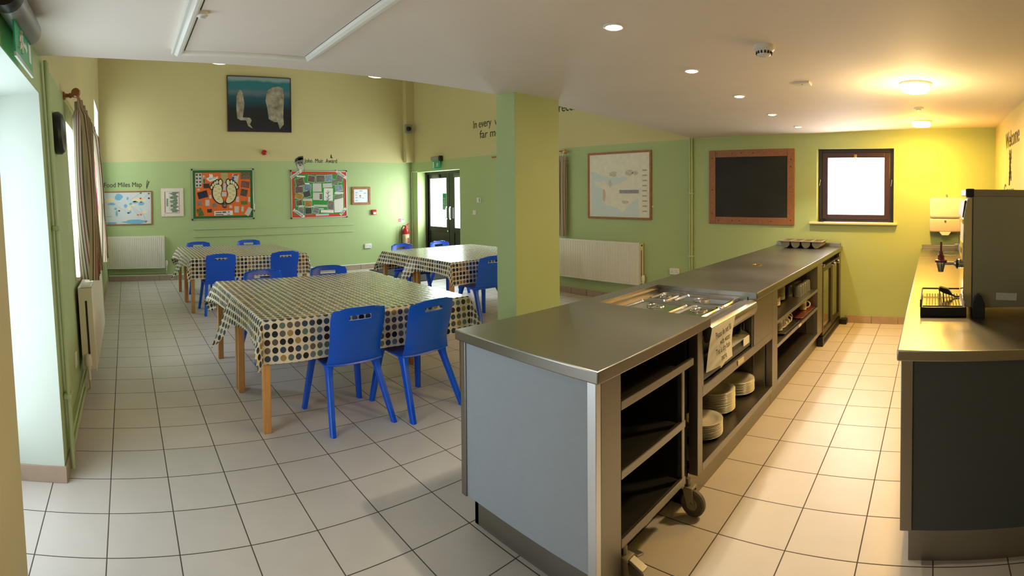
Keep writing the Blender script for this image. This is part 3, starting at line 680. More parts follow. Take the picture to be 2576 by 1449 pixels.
o = text_mesh('John  Muir  Award', .125, LETTER, (4.175, YW-.002, 2.345), RY, 'wall_lettering', None, .001, sx=.80); tag(o, 'dark lettering reading John Muir Award over the red bordered noticeboard', 'lettering')
m = MB(); m.prism([(4.77, 2.45), (4.80, 2.445), (4.83, 2.45), (4.80, 2.475), (4.80, 2.51), (4.79, 2.53), (4.775, 2.50)], YW-.003, YW, 'y'); tag(m.build('wall_decal', LETTER), 'tiny black squirrel shaped decal above the John Muir Award lettering', 'decal')
# --- framed notice
r = thing('framed_notice', 'small square oak framed white notice right of the red bordered noticeboard', 'notice', (5.5, YW, 1.44))
x0, x1, z0, z1 = 5.262, 5.717, 1.43, 1.82
board_frame(r, 'y', YW, x0, x1, z0, z1, .05, .028, OAK)
slab(r, 'y', YW-.004, .008, x0+.045, x1-.045, z0+.045, z1-.045, M('notice_white_print', (224, 228, 236), .4), 'notice_sheet')
m = MB()
for a, b, w_ in ((.09, .26, .05), (.09, .21, .03), (.09, .15, .05), (.09, .09, .05), (.29, .25, .06), (.26, .14, .03), (.19, .30, .07), (.19, .155, .04)): m.box(x0+a, x0+a+w_, YW-.0132, YW-.0121, z0+b, z0+b+.009)
m.build('notice_print', M('notice_navy', (40, 50, 90), .6), r, smooth=False)
m = MB(); m.lathe([(.018, 0), (.018, -.001), (0, -.001)], (x0+.205, YW-.0122, z0+.195), 16, 'y'); m.build('notice_emblem', M('notice_red', (206, 60, 44), .6), r)
# --- painting
r = thing('framed_painting', 'large dark framed seascape painting of two pale rock stacks, high on the far wall', 'painting', (3.2, YW, 2.96))
x0, x1, z0, z1 = 2.525, 3.885, 2.965, 4.10
board_frame(r, 'y', YW, x0, x1, z0, z1, .016, .035, M('dark_mahogany_frame', (66, 34, 24), .4))
def mat_sea():
    m, nt, b = newmat('painted_sea_canvas'); L = nt.links.new
    g = nt.nodes.new('ShaderNodeNewGeometry'); sp = nt.nodes.new('ShaderNodeSeparateXYZ'); L(g.outputs['Position'], sp.inputs[0])
    n = nt.nodes.new('ShaderNodeTexNoise'); n.inputs['Scale'].default_value = 3; n.inputs['Detail'].default_value = 5; L(g.outputs['Position'], n.inputs['Vector'])
    f = mathn(nt, 'ADD', mathn(nt, 'DIVIDE', mathn(nt, 'SUBTRACT', sp.outputs[2], 2.965), 1.135), mathn(nt, 'MULTIPLY', mathn(nt, 'SUBTRACT', n.outputs['Fac'], .5), .12))
    rp = nt.nodes.new('ShaderNodeValToRGB'); el = rp.color_ramp.elements
    st = [(0, (14, 18, 40)), (.18, (6, 10, 16)), (.42, (8, 22, 30)), (.62, (14, 76, 92)), (.70, (92, 112, 120)), (.76, (40, 110, 120)), (.9, (24, 110, 118)), (.95, (140, 158, 158)), (1, (120, 146, 148))]
    el[0].position = 0; el[0].color = srgb(*st[0][1]); el[1].position = 1; el[1].color = srgb(*st[-1][1])
    for p, c in st[1:-1]:
        e = el.new(p); e.color = srgb(*c)
    L(f, rp.inputs[0]); L(rp.outputs[0], b.inputs['Base Color']); b.inputs['Roughness'].default_value = .4
    return m
slab(r, 'y', YW-.005, .02, x0+.012, x1-.012, z0+.012, z1-.012, mat_sea(), 'canvas')
STK = M('painted_chalk_stack', (150, 142, 118), .6, noise=.5, nscale=9)
def pa(px, py): return (2.525+(px-722)/(1415-722)*1.36, 4.10-(py-840)/(1405-840)*1.135)
blob(r, 'y', YW-.025, .004, [pa(*k) for k in ((850, 982), (878, 985), (892, 1040), (905, 1120), (895, 1200), (885, 1260), (960, 1262), (980, 1290), (960, 1330), (990, 1372), (940, 1345), (920, 1290), (860, 1290), (825, 1270), (818, 1160), (822, 1050))], STK, 'small_stack_paint')
blob(r, 'y', YW-.025, .004, [pa(*k) for k in ((1150, 985), (1200, 950), (1275, 932), (1325, 950), (1337, 1040), (1330, 1140), (1325, 1240), (1330, 1320), (1285, 1372), (1262, 1300), (1220, 1300), (1165, 1270), (1150, 1160), (1132, 1080))], STK, 'large_stack_paint')
# --- red bell, call point, extinguisher, signs
m = MB(); m.lathe([(.055, 0), (.055, -.03), (.045, -.06), (.02, -.075), (0, -.077)], (3.29, YW, 2.545), 24, 'y'); tag(m.build('alarm_sounder', RED), 'round red alarm sounder on the cream part of the far wall', 'alarm')
r = thing('fire_call_point', 'red square fire alarm call point under the oak framed notice', 'fire alarm', (5.80, YW, 1.2))
m = MB(); m.box(5.745, 5.862, YW-.045, YW, 1.20, 1.312, .008); m.build('body', RED, r)
m = MB(); m.box(5.775, 5.845, YW-.048, YW-.044, 1.21, 1.262, .002); m.build('break_glass', PAPER, r)
r = thing('safety_sign', 'small cream and red fire instruction sign above the extinguisher', 'sign', (6.52, YW, .99))
slab(r, 'y', YW, .005, 6.43, 6.61, .995, 1.105, M('sign_cream', (222, 206, 180), .5), 'sign_plate')
slab(r, 'y', YW-.005, .001, 6.445, 6.515, 1.01, 1.09, M('sign_red', (190, 60, 50), .5), 'sign_pictogram')
m = MB(); m.tube([(6.468, YW-.0062, 1.02), (6.468, YW-.0062, 1.062)], .010, 8); m.tube([(6.48, YW-.0062, 1.075), (6.50, YW-.0062, 1.05), (6.50, YW-.0062, 1.02)], .003, 6); m.build('sign_symbol', PAPER, r)
slab(r, 'y', YW-.005, .001, 6.53, 6.60, 1.05, 1.09, M('sign_teal', (110, 170, 140), .5), 'sign_panel')
r = thing('fire_extinguisher', 'red fire extinguisher with a cream label hung in the far corner by the double doors', 'fire extinguisher', (6.56, YW-.11, .40))
m = MB(); m.lathe([(0, .40), (.07, .40), (.076, .42), (.076, .80), (.068, .845), (.035, .875), (.026, .89), (.026, .91), (0, .91)], (6.58, YW-.105, 0), 28); m.build('cylinder', RED, r)
m = MB(); m.lathe([(.0765, .50), (.0772, .502), (.0772, .73), (.0765, .732)], (6.58, YW-.105, 0), 28); m.build('label_band', M('extinguisher_cream_label', (214, 196, 160), .4), r)
m = MB()
for k in range(5): m.box(6.575, 6.625, YW-.187, YW-.1815, .535+k*.025, .548+k*.025)
m.build('label_print', M('extinguisher_print_red', (150, 30, 30), .5), r, smooth=False)
m = MB(); m.box(6.52, 6.55, YW-.186, YW-.1815, .63, .70); m.build('label_flash', M('extinguisher_flash_yellow', (212, 186, 60), .5), r, smooth=False)
m = MB(); m.box(6.56, 6.60, YW-.125, YW-.085, .905, .94, .005); m.tube([(6.57, YW-.10, .93), (6.63, YW-.12, .965), (6.68, YW-.13, .985)], .008, 8); m.tube([(6.57, YW-.10, .925), (6.64, YW-.12, .94)], .007, 8); m.build('valve_handle', RED, r)
m = MB(); m.tube([(6.56, YW-.11, .92), (6.50, YW-.12, .93), (6.47, YW-.12, .88), (6.46, YW-.12, .7), (6.47, YW-.12, .5), (6.49, YW-.12, .47)], .012, 10); m.build('hose', RUBBER, r)
m = MB(); m.box(6.55, 6.61, YW-.03, YW, .72, .80); m.build('wall_bracket', RED, r)
def socket(label, axis, s, z, w=.15, h=.09):
    r = thing('power_socket', label, 'socket', (s, YW, z) if axis == 'y' else (XW, s, z))
    mm = MB()
    if axis == 'y': mm.box(s-w/2, s+w/2, YW-.03, YW, z, z+h, .006)
    else: mm.box(XW-.03, XW, s-w/2, s+w/2, z, z+h, .006)
    mm.build('face_plate', PLAST, r)
    for k in (-1, 1):
        mm = MB()
        for dx, dz in ((0, .055), (-.012, .03), (.012, .03)):
            p = s+k*w*.26+dx
            if axis == 'y': mm.box(p-.004, p+.004, YW-.031, YW-.0295, z+dz, z+dz+.008)
            else: mm.box(XW-.031, XW-.0295, p-.004, p+.004, z+dz, z+dz+.008)
        mm.build('pin_holes', SEAM, r, smooth=False)
        mm = MB()
        if axis == 'y': mm.box(s+k*w*.12-.01, s+k*w*.12+.01, YW-.034, YW-.029, z+.062, z+.076, .002)
        else: mm.box(XW-.034, XW-.029, s+k*w*.12-.01, s+k*w*.12+.01, z+.062, z+.076, .002)
        mm.build('rocker_switch', PLAST, r)
socket('white double power socket low on the far wall near the extinguisher', 'y', 5.645, .455, .17, .10)
socket('white double power socket low on the right wall behind the serving counter', 'x', 1.205, .475, .15, .09)
# cable ledges
for z_, lab in ((1.0, 'upper of two thin green cable ledges below the noticeboards'), (.85, 'lower of two thin green cable ledges below the noticeboards')):
    m = MB(); m.box(1.80, 5.30, YW-.022, YW, z_-.008, z_+.008, .004); tag(m.build('cable_ledge', PIPEG), lab, 'ledge')
# pipes under far radiator
m = MB(); m.tube([(.12, YW-.03, .165), (.55, YW-.03, .165)], .009, 8); m.tube([(.65, YW-.03, .16), (1.26, YW-.03, .16), (1.26, YW-.03, .12)], .009, 8); tag(m.build('heating_pipe', PIPEG), 'thin green heating pipes under the radiator on the far wall', 'pipe')
# boxed riser + grey isolator in the far corner
m = MB(); m.box(6.60, XW, YW-.14, YW, 2.385, 4.95); struct(m.build('trim_5', WALL))
r = thing('wall_sensor', 'small grey box with a dark round lens high in the far corner', 'sensor', (6.62, YW-.14, 3.08))
m = MB(); m.box(6.55, 6.73, YW-.20, YW-.14, 3.05, 3.25, .01); m.build('housing', M('sensor_grey', (150, 146, 130), .5), r)
m = MB(); m.lathe([(.05, 0), (.05, -.05), (.035, -.07), (0, -.07)], (6.62, YW-.20, 3.14), 20, 'y'); m.build('lens', BLACK, r)
# exit sign above doors
def run_man(mm, c, s, P):
    """running figure made of capsules; P maps (u,v) -> 3D"""
    def seg(pts, rr): mm.tube([P(c[0]+a*s, c[1]+b*s) for a, b in pts], rr*s, 6)
    seg([(0, .36), (.02, .37)], .11)
    seg([(.0, .25), (-.05, -.02)], .10)
    seg([(0, .2), (.2, .1), (.3, .2)], .05); seg([(-.02, .2), (-.2, .12), (-.26, -.04)], .05)
    seg([(-.05, -.02), (.14, -.14), (.1, -.36)], .06); seg([(-.05, -.02), (-.16, -.22), (-.36, -.26)], .06)
r = thing('exit_sign', 'green emergency exit sign with a grey lamp above the black double doors', 'sign', (XW, 6.85, 2.19))
m = MB(); m.box(XW-.09, XW, 6.72, 7.02, 2.36, 2.46, .02); m.build('lamp_housing', M('exit_lamp_grey', (140, 138, 124), .4), r)
m = MB(); m.box(XW-.095, XW-.0, 6.66, 6.72, 2.345, 2.465, .02); m.build('end_cap', BLACK, r)
m = MB(); m.box(XW-.055, XW-.045, 6.70, 6.99, 2.19, 2.36); m.build('sign_panel', M('exit_sign_green_lit', (16, 130, 82), .4, emis=(16, 130, 82), estr=.25), r, smooth=False)
m = MB(); P = lambda u, v: Vector((XW-.056, 6.845-u, 2.275+v)); run_man(m, (.05, 0), .14, P); m.build('running_figure', PAPER, r)
m = MB(); m.box(XW-.0565, XW-.0552, 6.93, 6.975, 2.205, 2.345); m.build('door_symbol', PAPER, r, smooth=False)
# thermostat and light switch
r = thing('thermostat', 'small white thermostat box on the wall right of the black doors', 'thermostat', (XW, 5.445, 1.467))
m = MB(); m.box(XW-.035, XW, 5.39, 5.50, 1.467, 1.565, .008); m.build('housing', PLAST, r)
m = MB(); m.box(XW-.037, XW-.034, 5.40, 5.43, 1.48, 1.55); m.build('slider', GREYP, r, smooth=False)
r = thing('light_switch', 'white light switch plate low beside the thermostat', 'switch', (XW, 5.608, 1.225))
m = MB(); m.box(XW-.012, XW, 5.56, 5.656, 1.225, 1.312, .004); m.build('face_plate', PLAST, r)
m = MB(); m.box(XW-.016, XW-.011, 5.595, 5.622, 1.25, 1.287, .003); m.build('rocker_switch', PLAST, r)
# white conduit beside doors
m = MB(); m.tube([(XW-.012, 7.69, 2.165), (XW-.012, 7.90, 2.165), (XW-.012, 7.915, 2.15), (XW-.012, 7.915, .13)], .011, 8); tag(m.build('cable_conduit', WHITE), 'thin white cable conduit running down between the far corner and the black doors', 'conduit')
# quote lettering
r = thing('wall_lettering', 'dark quotation lettering on the cream wall, partly behind the green pillar', 'lettering', (XW, 4.4, 2.72))
text_mesh('In every  walk with nature one', .215, LETTER, (XW-.002, 5.635, 2.925), RX, 'text_line', r, .001, sx=.79, spacing=1.0)
text_mesh('receives', .215, LETTER, (XW-.002, 3.39, 2.975), RX, 'text_line', r, .001, sx=.84)
text_mesh('far more than', .215, LETTER, (XW-.002, 5.43, 2.715), RX, 'text_line', r, .001, sx=1.04); text_mesh('he seeks', .215, LETTER, (XW-.002, 4.22, 2.715), RX, 'text_line', r, .001, sx=.70)
# coast map
r = thing('framed_map', 'oak framed coastline map with pale blue sea, right of the green pillar', 'map', (XW, 2.17, 1.237))
y0, y1, z0, z1 = 1.588, 2.758, 1.237, 2.255
board_frame(r, 'x', XW, y0, y1, z0, z1, .03, .026, OAK)
slab(r, 'x', XW-.004, .008, y0+.025, y1-.025, z0+.025, z1-.025, M('map_land_paper', (228, 222, 202), .4, noise=.05, nscale=14), 'map_sheet')
def cm(px, py): return (y1-(px-290)/(753-290)*(y1-y0), z1-(py-425+ (px-290)*.055)/(905-425)*(z1-z0))
coast = [(318, 880), (318, 560), (345, 560), (370, 575), (400, 590), (440, 595), (470, 600), (500, 590), (530, 600), (555, 585), (590, 600), (555, 625), (520, 640), (480, 660), (440, 655), (415, 620), (385, 640), (345, 625), (335, 640), (365, 670), (405, 680), (408, 720), (400, 775), (430, 800), (480, 805), (530, 820), (550, 842), (585, 805), (610, 775), (660, 735), (668, 880)]
blob(r, 'x', XW-.012, .001, [cm(*k) for k in coast], M('map_pale_sea', (204, 216, 210), .4), 'map_sea')
for i, (a, b, c, d) in enumerate(((480, 575, 30, 20), (600, 560, 34, 20), (570, 770, 30, 14), (460, 640, 12, 30), (640, 560, 22, 14))): blob(r, 'x', XW-.0131, .0006, wobble(*cm(a, b), c*.0024, d*.002, 12, .3, 80+i), M('map_town_shade', (200, 192, 172), .5, noise=.2, nscale=60), 'map_town')
blob(r, 'x', XW-.0131, .0006, wobble(*cm(415, 730), .03, .10, 12, .2, 91), M('map_heath_tint', (216, 184, 146), .5), 'map_heath')
yy, zz = cm(598, 690); slab(r, 'x', XW-.0135, .001, yy-.19, yy+.19, zz-.05, zz+.05, PAPER, 'map_label')
slab(r, 'x', XW-.0146, .0008, yy-.175, yy+.175, zz-.032, zz+.02, M('map_label_text', (150, 148, 150), .6, noise=.4, nscale=70), 'map_label_print')
yy, zz = cm(710, 620)
m = MB()
for k in range(9): m.box(XW-.0132, XW-.012, yy-.03, yy+.05, zz+.16-k*.075, zz+.18-k*.075)
m.build('map_legend', M('map_legend_grey', (176, 168, 150), .6), r, smooth=False)
m = MB(); m.lathe([(.012, 0), (.012, -.012), (0, -.013)], (XW, 1.572, 1.43), 12, 'x'); tag(m.build('wall_hook', PLAST), 'tiny white hook on the wall at the right edge of the coastline map', 'hook')
# twin green pipes on the right wall
for k, yy in enumerate((.925, .955)):
    m = MB(); m.tube([(XW-.03, yy, .10), (XW-.03, yy, 2.39)], .0125, 12)
    for zz in (.75, 1.62): m.box(XW-.05, XW, yy-.016, yy+.016, zz-.012, zz+.012, .003)
    tag(m.build('heating_pipe', PIPEG), ('right' if k == 0 else 'left')+' one of the twin green vertical pipes between coastline map and chalkboard', 'pipe')
# chalkboard
r = thing('chalkboard', 'black chalkboard in a wide stained pine frame beside the small window', 'chalkboard', (XW, .07, 1.212))
board_frame(r, 'x', XW, -.532, .668, 1.212, 2.20, .095, .022, PINE)
slab(r, 'x', XW-.002, .012, -.44, .575, 1.305, 2.108, CHALK, 'writing_surface')
m = MB(); R_ = random.Random(5)
for k in range(14):
    side = k % 4; t = R_.random()
    yy, zz = ((-.49+1.1*t, 2.155), (-.49+1.1*t, 1.258), (-.485, 1.25+.9*t), (.62, 1.25+.9*t))[side]
    m.lathe([(.009, 0), (.009, -.0006), (0, -.0006)], (XW-.0222, yy, zz), 10, 'x')
m.build('wood_knots', M('pine_knot', (80, 40, 18), .5), r)
# curtain pole and curtains
def curtain(name, label, axis, c, s0, s1, z0, z1, amp, folds, rep, shear, group='striped curtains', flare=.0, root_at=None):
    mm = MB(shear)
    def fn(a, b):
        z = z0+(z1-z0)*b; s = s0+(s1-s0)*a
        pinch = .55 if b > .93 else 1.0
        k = amp*pinch*(1+.25*math.sin(a*17+b*2)); off = k*math.sin(a*folds*2*PI+.5*math.sin(b*3)) + flare*(1-b)
        s += .012*math.sin(a*folds*4*PI)*pinch
        return Vector((c+off, s, z))
    mm.sheet2(folds*14, 24, fn, (.004, 0, 0), lambda a, b: (a*rep, b))
    r = thing(name, label, 'curtain', (c, (s0+s1)/2, z0), group, shear=shear)
    mm.build('cloth_panel', STRIPE, r, ang=80)
    m2 = MB(shear)
    for k in range(folds):
        s = s0+(s1-s0)*(k+.5)/folds
        m2.tube([(c, s, z1-.01), (c, s, z1+.04)], .005, 6)
    m2.build('curtain_hooks', WHITE, r)
    return r
curtain('curtain', 'nearer striped curtain hanging at the left end of the wooden pole over the radiator', 'y', .185, 1.90, 2.62, .955, 2.44, .068, 6, 17, True)
curtain('curtain', 'farther striped curtain of the left window, lit from behind by daylight', 'y', .20, 3.16, 3.66, .955, 2.42, .07, 4, 9, True)
r = thing('curtain_pole', 'wooden curtain pole with a ball finial on the left wall above the striped curtains', 'curtain pole', (.19, 2.75, 2.47), shear=True)
TURN = M('turned_pine', (156, 92, 50), .4)
m = MB(True); m.tube([(.19, 1.84, 2.475), (.19, 3.72, 2.475)], .016, 12); m.build('pole', TURN, r)
m = MB(True); m.lathe([(.014, 0), (.02, -.01), (.016, -.02), (.034, -.04), (.038, -.06), (.03, -.08), (0, -.085)], (.19, 1.85, 2.475), 18, 'y'); m.build('finial', TURN, r)
for yy in (1.90, 3.68):
    m = MB(True); m.lathe([(.034, 0), (.034, .012), (.02, .02), (.016, .045), (.024, .06), (.016, .075), (.02, .1), (.014, .115)], (XL, yy, 2.475), 16, 'x'); m.build('bracket', TURN, r)
curtain('curtain', 'narrow striped curtain at the right edge of the green pillar', 'x', XW-.10, 3.15, 3.50, .935, 2.24, .03, 3, 6, False)
r = thing('curtain_pole', 'wooden curtain pole end peeping out beside the green pillar', 'curtain pole', (XW-.1, 4.0, 2.3))
m = MB(); m.tube([(XW-.1, 3.20, 2.31), (XW-.1, 4.95, 2.31)], .016, 12); m.build('pole', TURN, r)
m = MB(); m.lathe([(.014, 0), (.03, -.02), (.036, -.04), (.03, -.06), (0, -.075)], (XW-.1, 3.20, 2.31), 16, 'y'); m.build('finial', M('finial_light_pine', (206, 150, 80), .4), r)
m = MB(); m.lathe([(.03, 0), (.03, -.012), (.016, -.03), (.02, -.09)], (XW, 3.24, 2.31), 14, 'x'); m.build('bracket', TURN, r)
# left wall clock, pipes, exit sign, switch
r = thing('wall_clock', 'black wall clock seen edge-on high on the left wall before the curtains', 'clock', (XL, 1.19, 1.90), shear=True)
m = MB(True); m.lathe([(.14, 0), (.145, .012), (.145, .04), (.128, .06), (.115, .05)], (XL, 1.19, 2.075), 36, 'x'); m.build('rim', BLACK, r)
m = MB(True); m.lathe([(.125, .03), (.125, .034), (0, .034)], (XL, 1.19, 2.075), 36, 'x'); m.build('dial', M('clock_dial_grey', (120, 116, 108), .4), r)
for k, yy in enumerate((.74, .785)):
    m = MB(True); m.tube([(XL+.03, yy, .10 if k else .02), (XL+.03, yy, 2.45)], .013, 12)
    for zz in (.45, 1.45): m.box(XL+.004, XL+.05, yy-.02, yy+.02, zz-.014, zz+.014, .004)
    tag(m.build('heating_pipe', PIPEG), ('nearer' if k == 0 else 'farther')+' of the two green vertical pipes on the left wall by the door recess', 'pipe')
m = MB(True); m.tube([(XL+.035, .79, .14), (XL+.035, 1.60, .14), (XL+.04, 1.70, .145)], .012, 10); m.tube([(XL+.03, .79, .20), (XL+.03, 3.3, .20)], .010, 10); tag(m.build('heating_pipe', PIPEG), 'green pipe running low along the left wall to the radiator valve', 'pipe')
m = MB(True); m.box(XL, XL+.014, 1.40, 1.485, .40, .50, .004); tag(m.build('blank_plate', PLAST), 'small pale blank wall plate low on the left wall before the radiator', 'wall plate')
r = thing('exit_sign', 'green emergency exit sign under a grey lamp above the left door recess', 'sign', (XL, -.3, 2.25), shear=True)
m = MB(True); m.lathe([(.055, 0), (.06, .02), (.06, .46), (.055, .48)], (XL+.06, -.43, 2.39), 20, 'y'); m.build('lamp_housing', M('exit_lamp_silver', (134, 134, 132), .35, .3), r)
m = MB(True); m.lathe([(.0, -.04), (.062, -.04), (.066, -.02), (.066, .035), (.06, .05)], (XL+.06, -.43, 2.39), 24, 'y'); e0 = m.build('end_cap', BLACK, r)
m = MB(True); m.box(XL+.04, XL+.085, -.476, -.4695, 2.375, 2.405); m.build('rating_label', PAPER, r, smooth=False)
m = MB(True); m.box(XL+.055, XL+.062, -.31, .07, 2.205, 2.335); m.build('sign_panel', M('exit_sign_green_lit', (16, 130, 82), .4), r, smooth=False)
m = MB(True); m.box(XL+.054, XL+.063, -.31, .07, 2.187, 2.206); m.build('clear_edge', M('acrylic_edge', (180, 196, 190), .2), r, smooth=False)
m = MB(True); P = lambda u, v: Vector((XL+.0632, -.20+u, 2.27+v)); run_man(m, (0, 0), .115, P); m.build('running_figure', PAPER, r)
m = MB(True); m.box(XL+.062, XL+.0635, -.02, .035, 2.238, 2.325); m.build('door_symbol', PAPER, r, smooth=False)
m = MB(True); m.prism([(-.15, 2.272), (-.09, 2.272), (-.09, 2.255), (-.05, 2.282), (-.09, 2.309), (-.09, 2.292), (-.15, 2.292)], XL+.062, XL+.0635, 'x'); m.build('arrow_symbol', PAPER, r, smooth=False)
# welcome wall lettering + oak leaf emblem
r = thing('wall_lettering', 'dark Welcome lettering with an oak sprig emblem on the wall above the water boiler', 'lettering', (5.2, YB, 1.6))
text_mesh('Welcome', .235, LETTER, (5.89, YB+.002, 2.108), RB, 'text_line', r, .001, sx=.94)
text_mesh('Greece', .235, LETTER, (5.98, YB+.002, 1.577), RB, 'text_line', r, .001, sx=.98)
m = MB()
def oak_leaf(cx, cz, ang, L_, W_):
    pts = []
    n = 24
    for s_ in (1, -1):
        rng = range(n+1) if s_ == 1 else range(n, -1, -1)
        for k in rng:
            t = k/n; w_ = W_*math.sin(PI*min(1, t*1.02))**.7*(.72+.28*math.cos(t*PI*7))
            u, v = t*L_, s_*w_
            pts.append((cx+u*math.cos(ang)-v*math.sin(ang), cz+u*math.sin(ang)+v*math.cos(ang)))
    m.prism(pts, YB, YB+.003, 'y')
for a in ((5.56, 1.91, 1.95, .18, .062), (5.54, 1.91, 1.15, .19, .062), (5.53, 1.90, -1.0, .16, .062), (5.57, 1.90, -2.2, .17, .062), (5.50, 1.90, .1, .12, .045)): oak_leaf(*a)
m.tube([(5.54, YB+.003, 2.0), (5.55, YB+.003, 1.88), (5.58, YB+.003, 1.72)], .007, 6)
m.build('oak_emblem', LETTER, r, smooth=False)
# towel dispenser
r = thing('towel_dispenser', 'white paper towel dispenser with a grey lower half on the yellow lit wall', 'towel dispenser', (XW, -2.45, 1.13))
m = MB(); m.box(XW-.20, XW, -2.66, -2.255, 1.335, 1.585, .03, seg=4); m.build('cover', PLAST, r)
m = MB(); m.box(XW-.19, XW, -2.655, -2.25, 1.165, 1.335, .025, seg=4); m.build('lower_body', M('translucent_grey_plastic', (206, 194, 180), .3), r)
m = MB(); m.prism([(-2.51, 1.17), (-2.37, 1.17), (-2.40, 1.13), (-2.48, 1.13)], XW-.19, XW-.06, 'x', .004); m.build('paper_tongue', PLAST, r)
m = MB(); m.lathe([(.012, 0), (.012, -.006), (0, -.006)], (XW-.19, -2.44, 1.30), 14, 'x'); m.build('lock_button', CHROME, r)
m = MB(); m.lathe([(.013, 0), (.013, -.02), (0, -.022)], (XW, -2.455, 1.615), 12, 'x'); tag(m.build('wall_screw', STEELD), 'small round metal fixing on the wall just above the towel dispenser', 'screw')

# ------------------------------------------------------------------ ceiling fixtures
for k, (x, y) in enumerate(((2.394, -.904), (3.332, -.83), (4.227, -.796), (5.187, -.754), (6.119, -.765))):
    r = thing('downlight', ('nearest', 'second nearest', 'middle', 'second farthest', 'farthest')[k]+' recessed spot in the row of downlights over the serving counter', 'ceiling light', (x, y, zc(x, y)), 'row of recessed downlights')
    z = zc(x, y)
    m = MB(); m.lathe([(.034, .004), (.034, -.004), (.042, -.008), (.05, -.004), (.05, .002)], (x, y, z), 28); m.build('bezel', WHITE, r)
    m = MB(); m.lathe([(.036, -.006), (.03, -.011), (0, -.013)], (x, y, z), 24); m.build('lamp_lens', LAMPS, r)
for k, (x, y) in enumerate(((4.114, -2.161), (6.13, -2.155))):
    z = zc(x, y)
    r = thing('ceiling_lamp', ('nearer' if k == 0 else 'farther')+' round warm bulkhead lamp on the ceiling above the sink counter', 'ceiling light', (x, y, z), 'round bulkhead lamps')
    m = MB(); m.lathe([(.115, .004), (.115, -.012), (.105, -.016)], (x, y, z), 32); m.build('base_ring', WHITE, r)
    m = MB(); m.lathe([(.102, -.012), (.102, -.05), (.09, -.06), (0, -.064)], (x, y, z), 32); m.build('diffuser', LAMPW, r)
x, y = 3.009, -1.418; z = zc(x, y)
r = thing('smoke_detector', 'white smoke detector with dark slots on the ceiling over the serving aisle', 'smoke detector', (x, y, z))
m = MB(); m.lathe([(.056, .004), (.056, -.022), (.05, -.028), (.042, -.032), (.036, -.05), (.028, -.056), (0, -.058)], (x, y, z), 32); m.build('housing', PLAST, r)
m = MB()
for k in range(14): a = 2*PI*k/14; m.box(x+.0385*math.cos(a)-.005, x+.0385*math.cos(a)+.005, y+.0385*math.sin(a)-.004, y+.0385*math.sin(a)+.004, z-.047, z-.034, rot=(0, 0, a))
m.build('vent_slots', BLACK, r, smooth=False)
x, y = 3.944, -1.386; z = zc(x, y)
r = thing('motion_sensor', 'flat square cream sensor on the ceiling beyond the smoke detector', 'sensor', (x, y, z))
m = MB(); m.box(x-.045, x+.045, y-.055, y+.055, z-.016, z+.002, .004); m.build('housing', PLAST, r)
m = MB(); m.lathe([(.004, -.016), (.004, -.019), (0, -.019)], (x-.02, y, z), 8); m.build('red_indicator', RED, r)
x, y = 5.218, -2.151; z = zc(x, y)
m = MB(); m.lathe([(.045, .004), (.045, -.008), (.025, -.014), (.02, -.024), (0, -.025)], (x, y, z), 24); tag(m.build('heat_detector', PLAST), 'small flat detector between the two round bulkhead lamps', 'detector')
x, y = .775, -.186; z = HZ-.004
r = thing('ceiling_rose', 'small white detector inside the rectangular ceiling moulding', 'detector', (x, y, z))
m = MB(); m.lathe([(.024, .002), (.024, -.016), (.016, -.02), (.014, -.03), (0, -.031)], (x, y, z), 24); m.build('housing', PLAST, r)
for k, (x, y, z) in enumerate(((1.62, 3.8, 3.235), (3.72, 3.8, 3.205))):
    r = thing('pendant_lamp', ('left' if k == 0 else 'right')+' shallow lit pendant bowl just showing below the bulkhead edge', 'pendant light', (x, y, z), 'hall pendant lamps')
    m = MB(); m.lathe([(0, 0), (.08, .006), (.13, .022), (.15, .045), (.145, .05)], (x, y, z), 32); m.build('glass_bowl', LAMPP, r)
    m = MB(); m.tube([(x, y, z+.03), (x, y, 4.95)], .006, 8); m.lathe([(.15, .05), (.05, .07), (.03, .12), (0, .12)], (x, y, z), 24); m.build('stem', WHITE, r)

# ------------------------------------------------------------------ serving counter
CT = .96; YF = -1.165; YK = -.30
r = thing('worktop', 'long stainless steel serving worktop with the bain marie cut-out', 'worktop', (1.92, -.7, .91))
m = MB(); m.prism([(1.922, YF), (2.90, YF), (2.90, -.412), (3.62, -.412), (3.62, YF), (6.80, YF), (6.80, YK), (1.922, YK)], .91, CT, 'z', .006); m.build('steel_top', STEEL, r, ang=25)
m = MB(); m.box(6.765, 6.80, YF+.02, YK-.01, CT-.002, CT+.045, .004); m.build('upstand', STEEL, r)
m = MB(); m.box(4.398, 4.402, YF+.006, YK-.006, CT-.001, CT+.0006); m.build('joint_line', SEAM, r, smooth=False)
m = MB(); m.lathe([(.045, 0), (.045, .004), (.036, .006), (.034, .001)], (4.876, -.71, CT), 28); m.build('cable_grommet', BRASS, r)
m = MB(); m.lathe([(.034, 0), (.034, .002), (0, .002)], (4.876, -.71, CT), 24); m.build('grommet_hole', M('dark_recess', (12, 10, 8), .8), r)
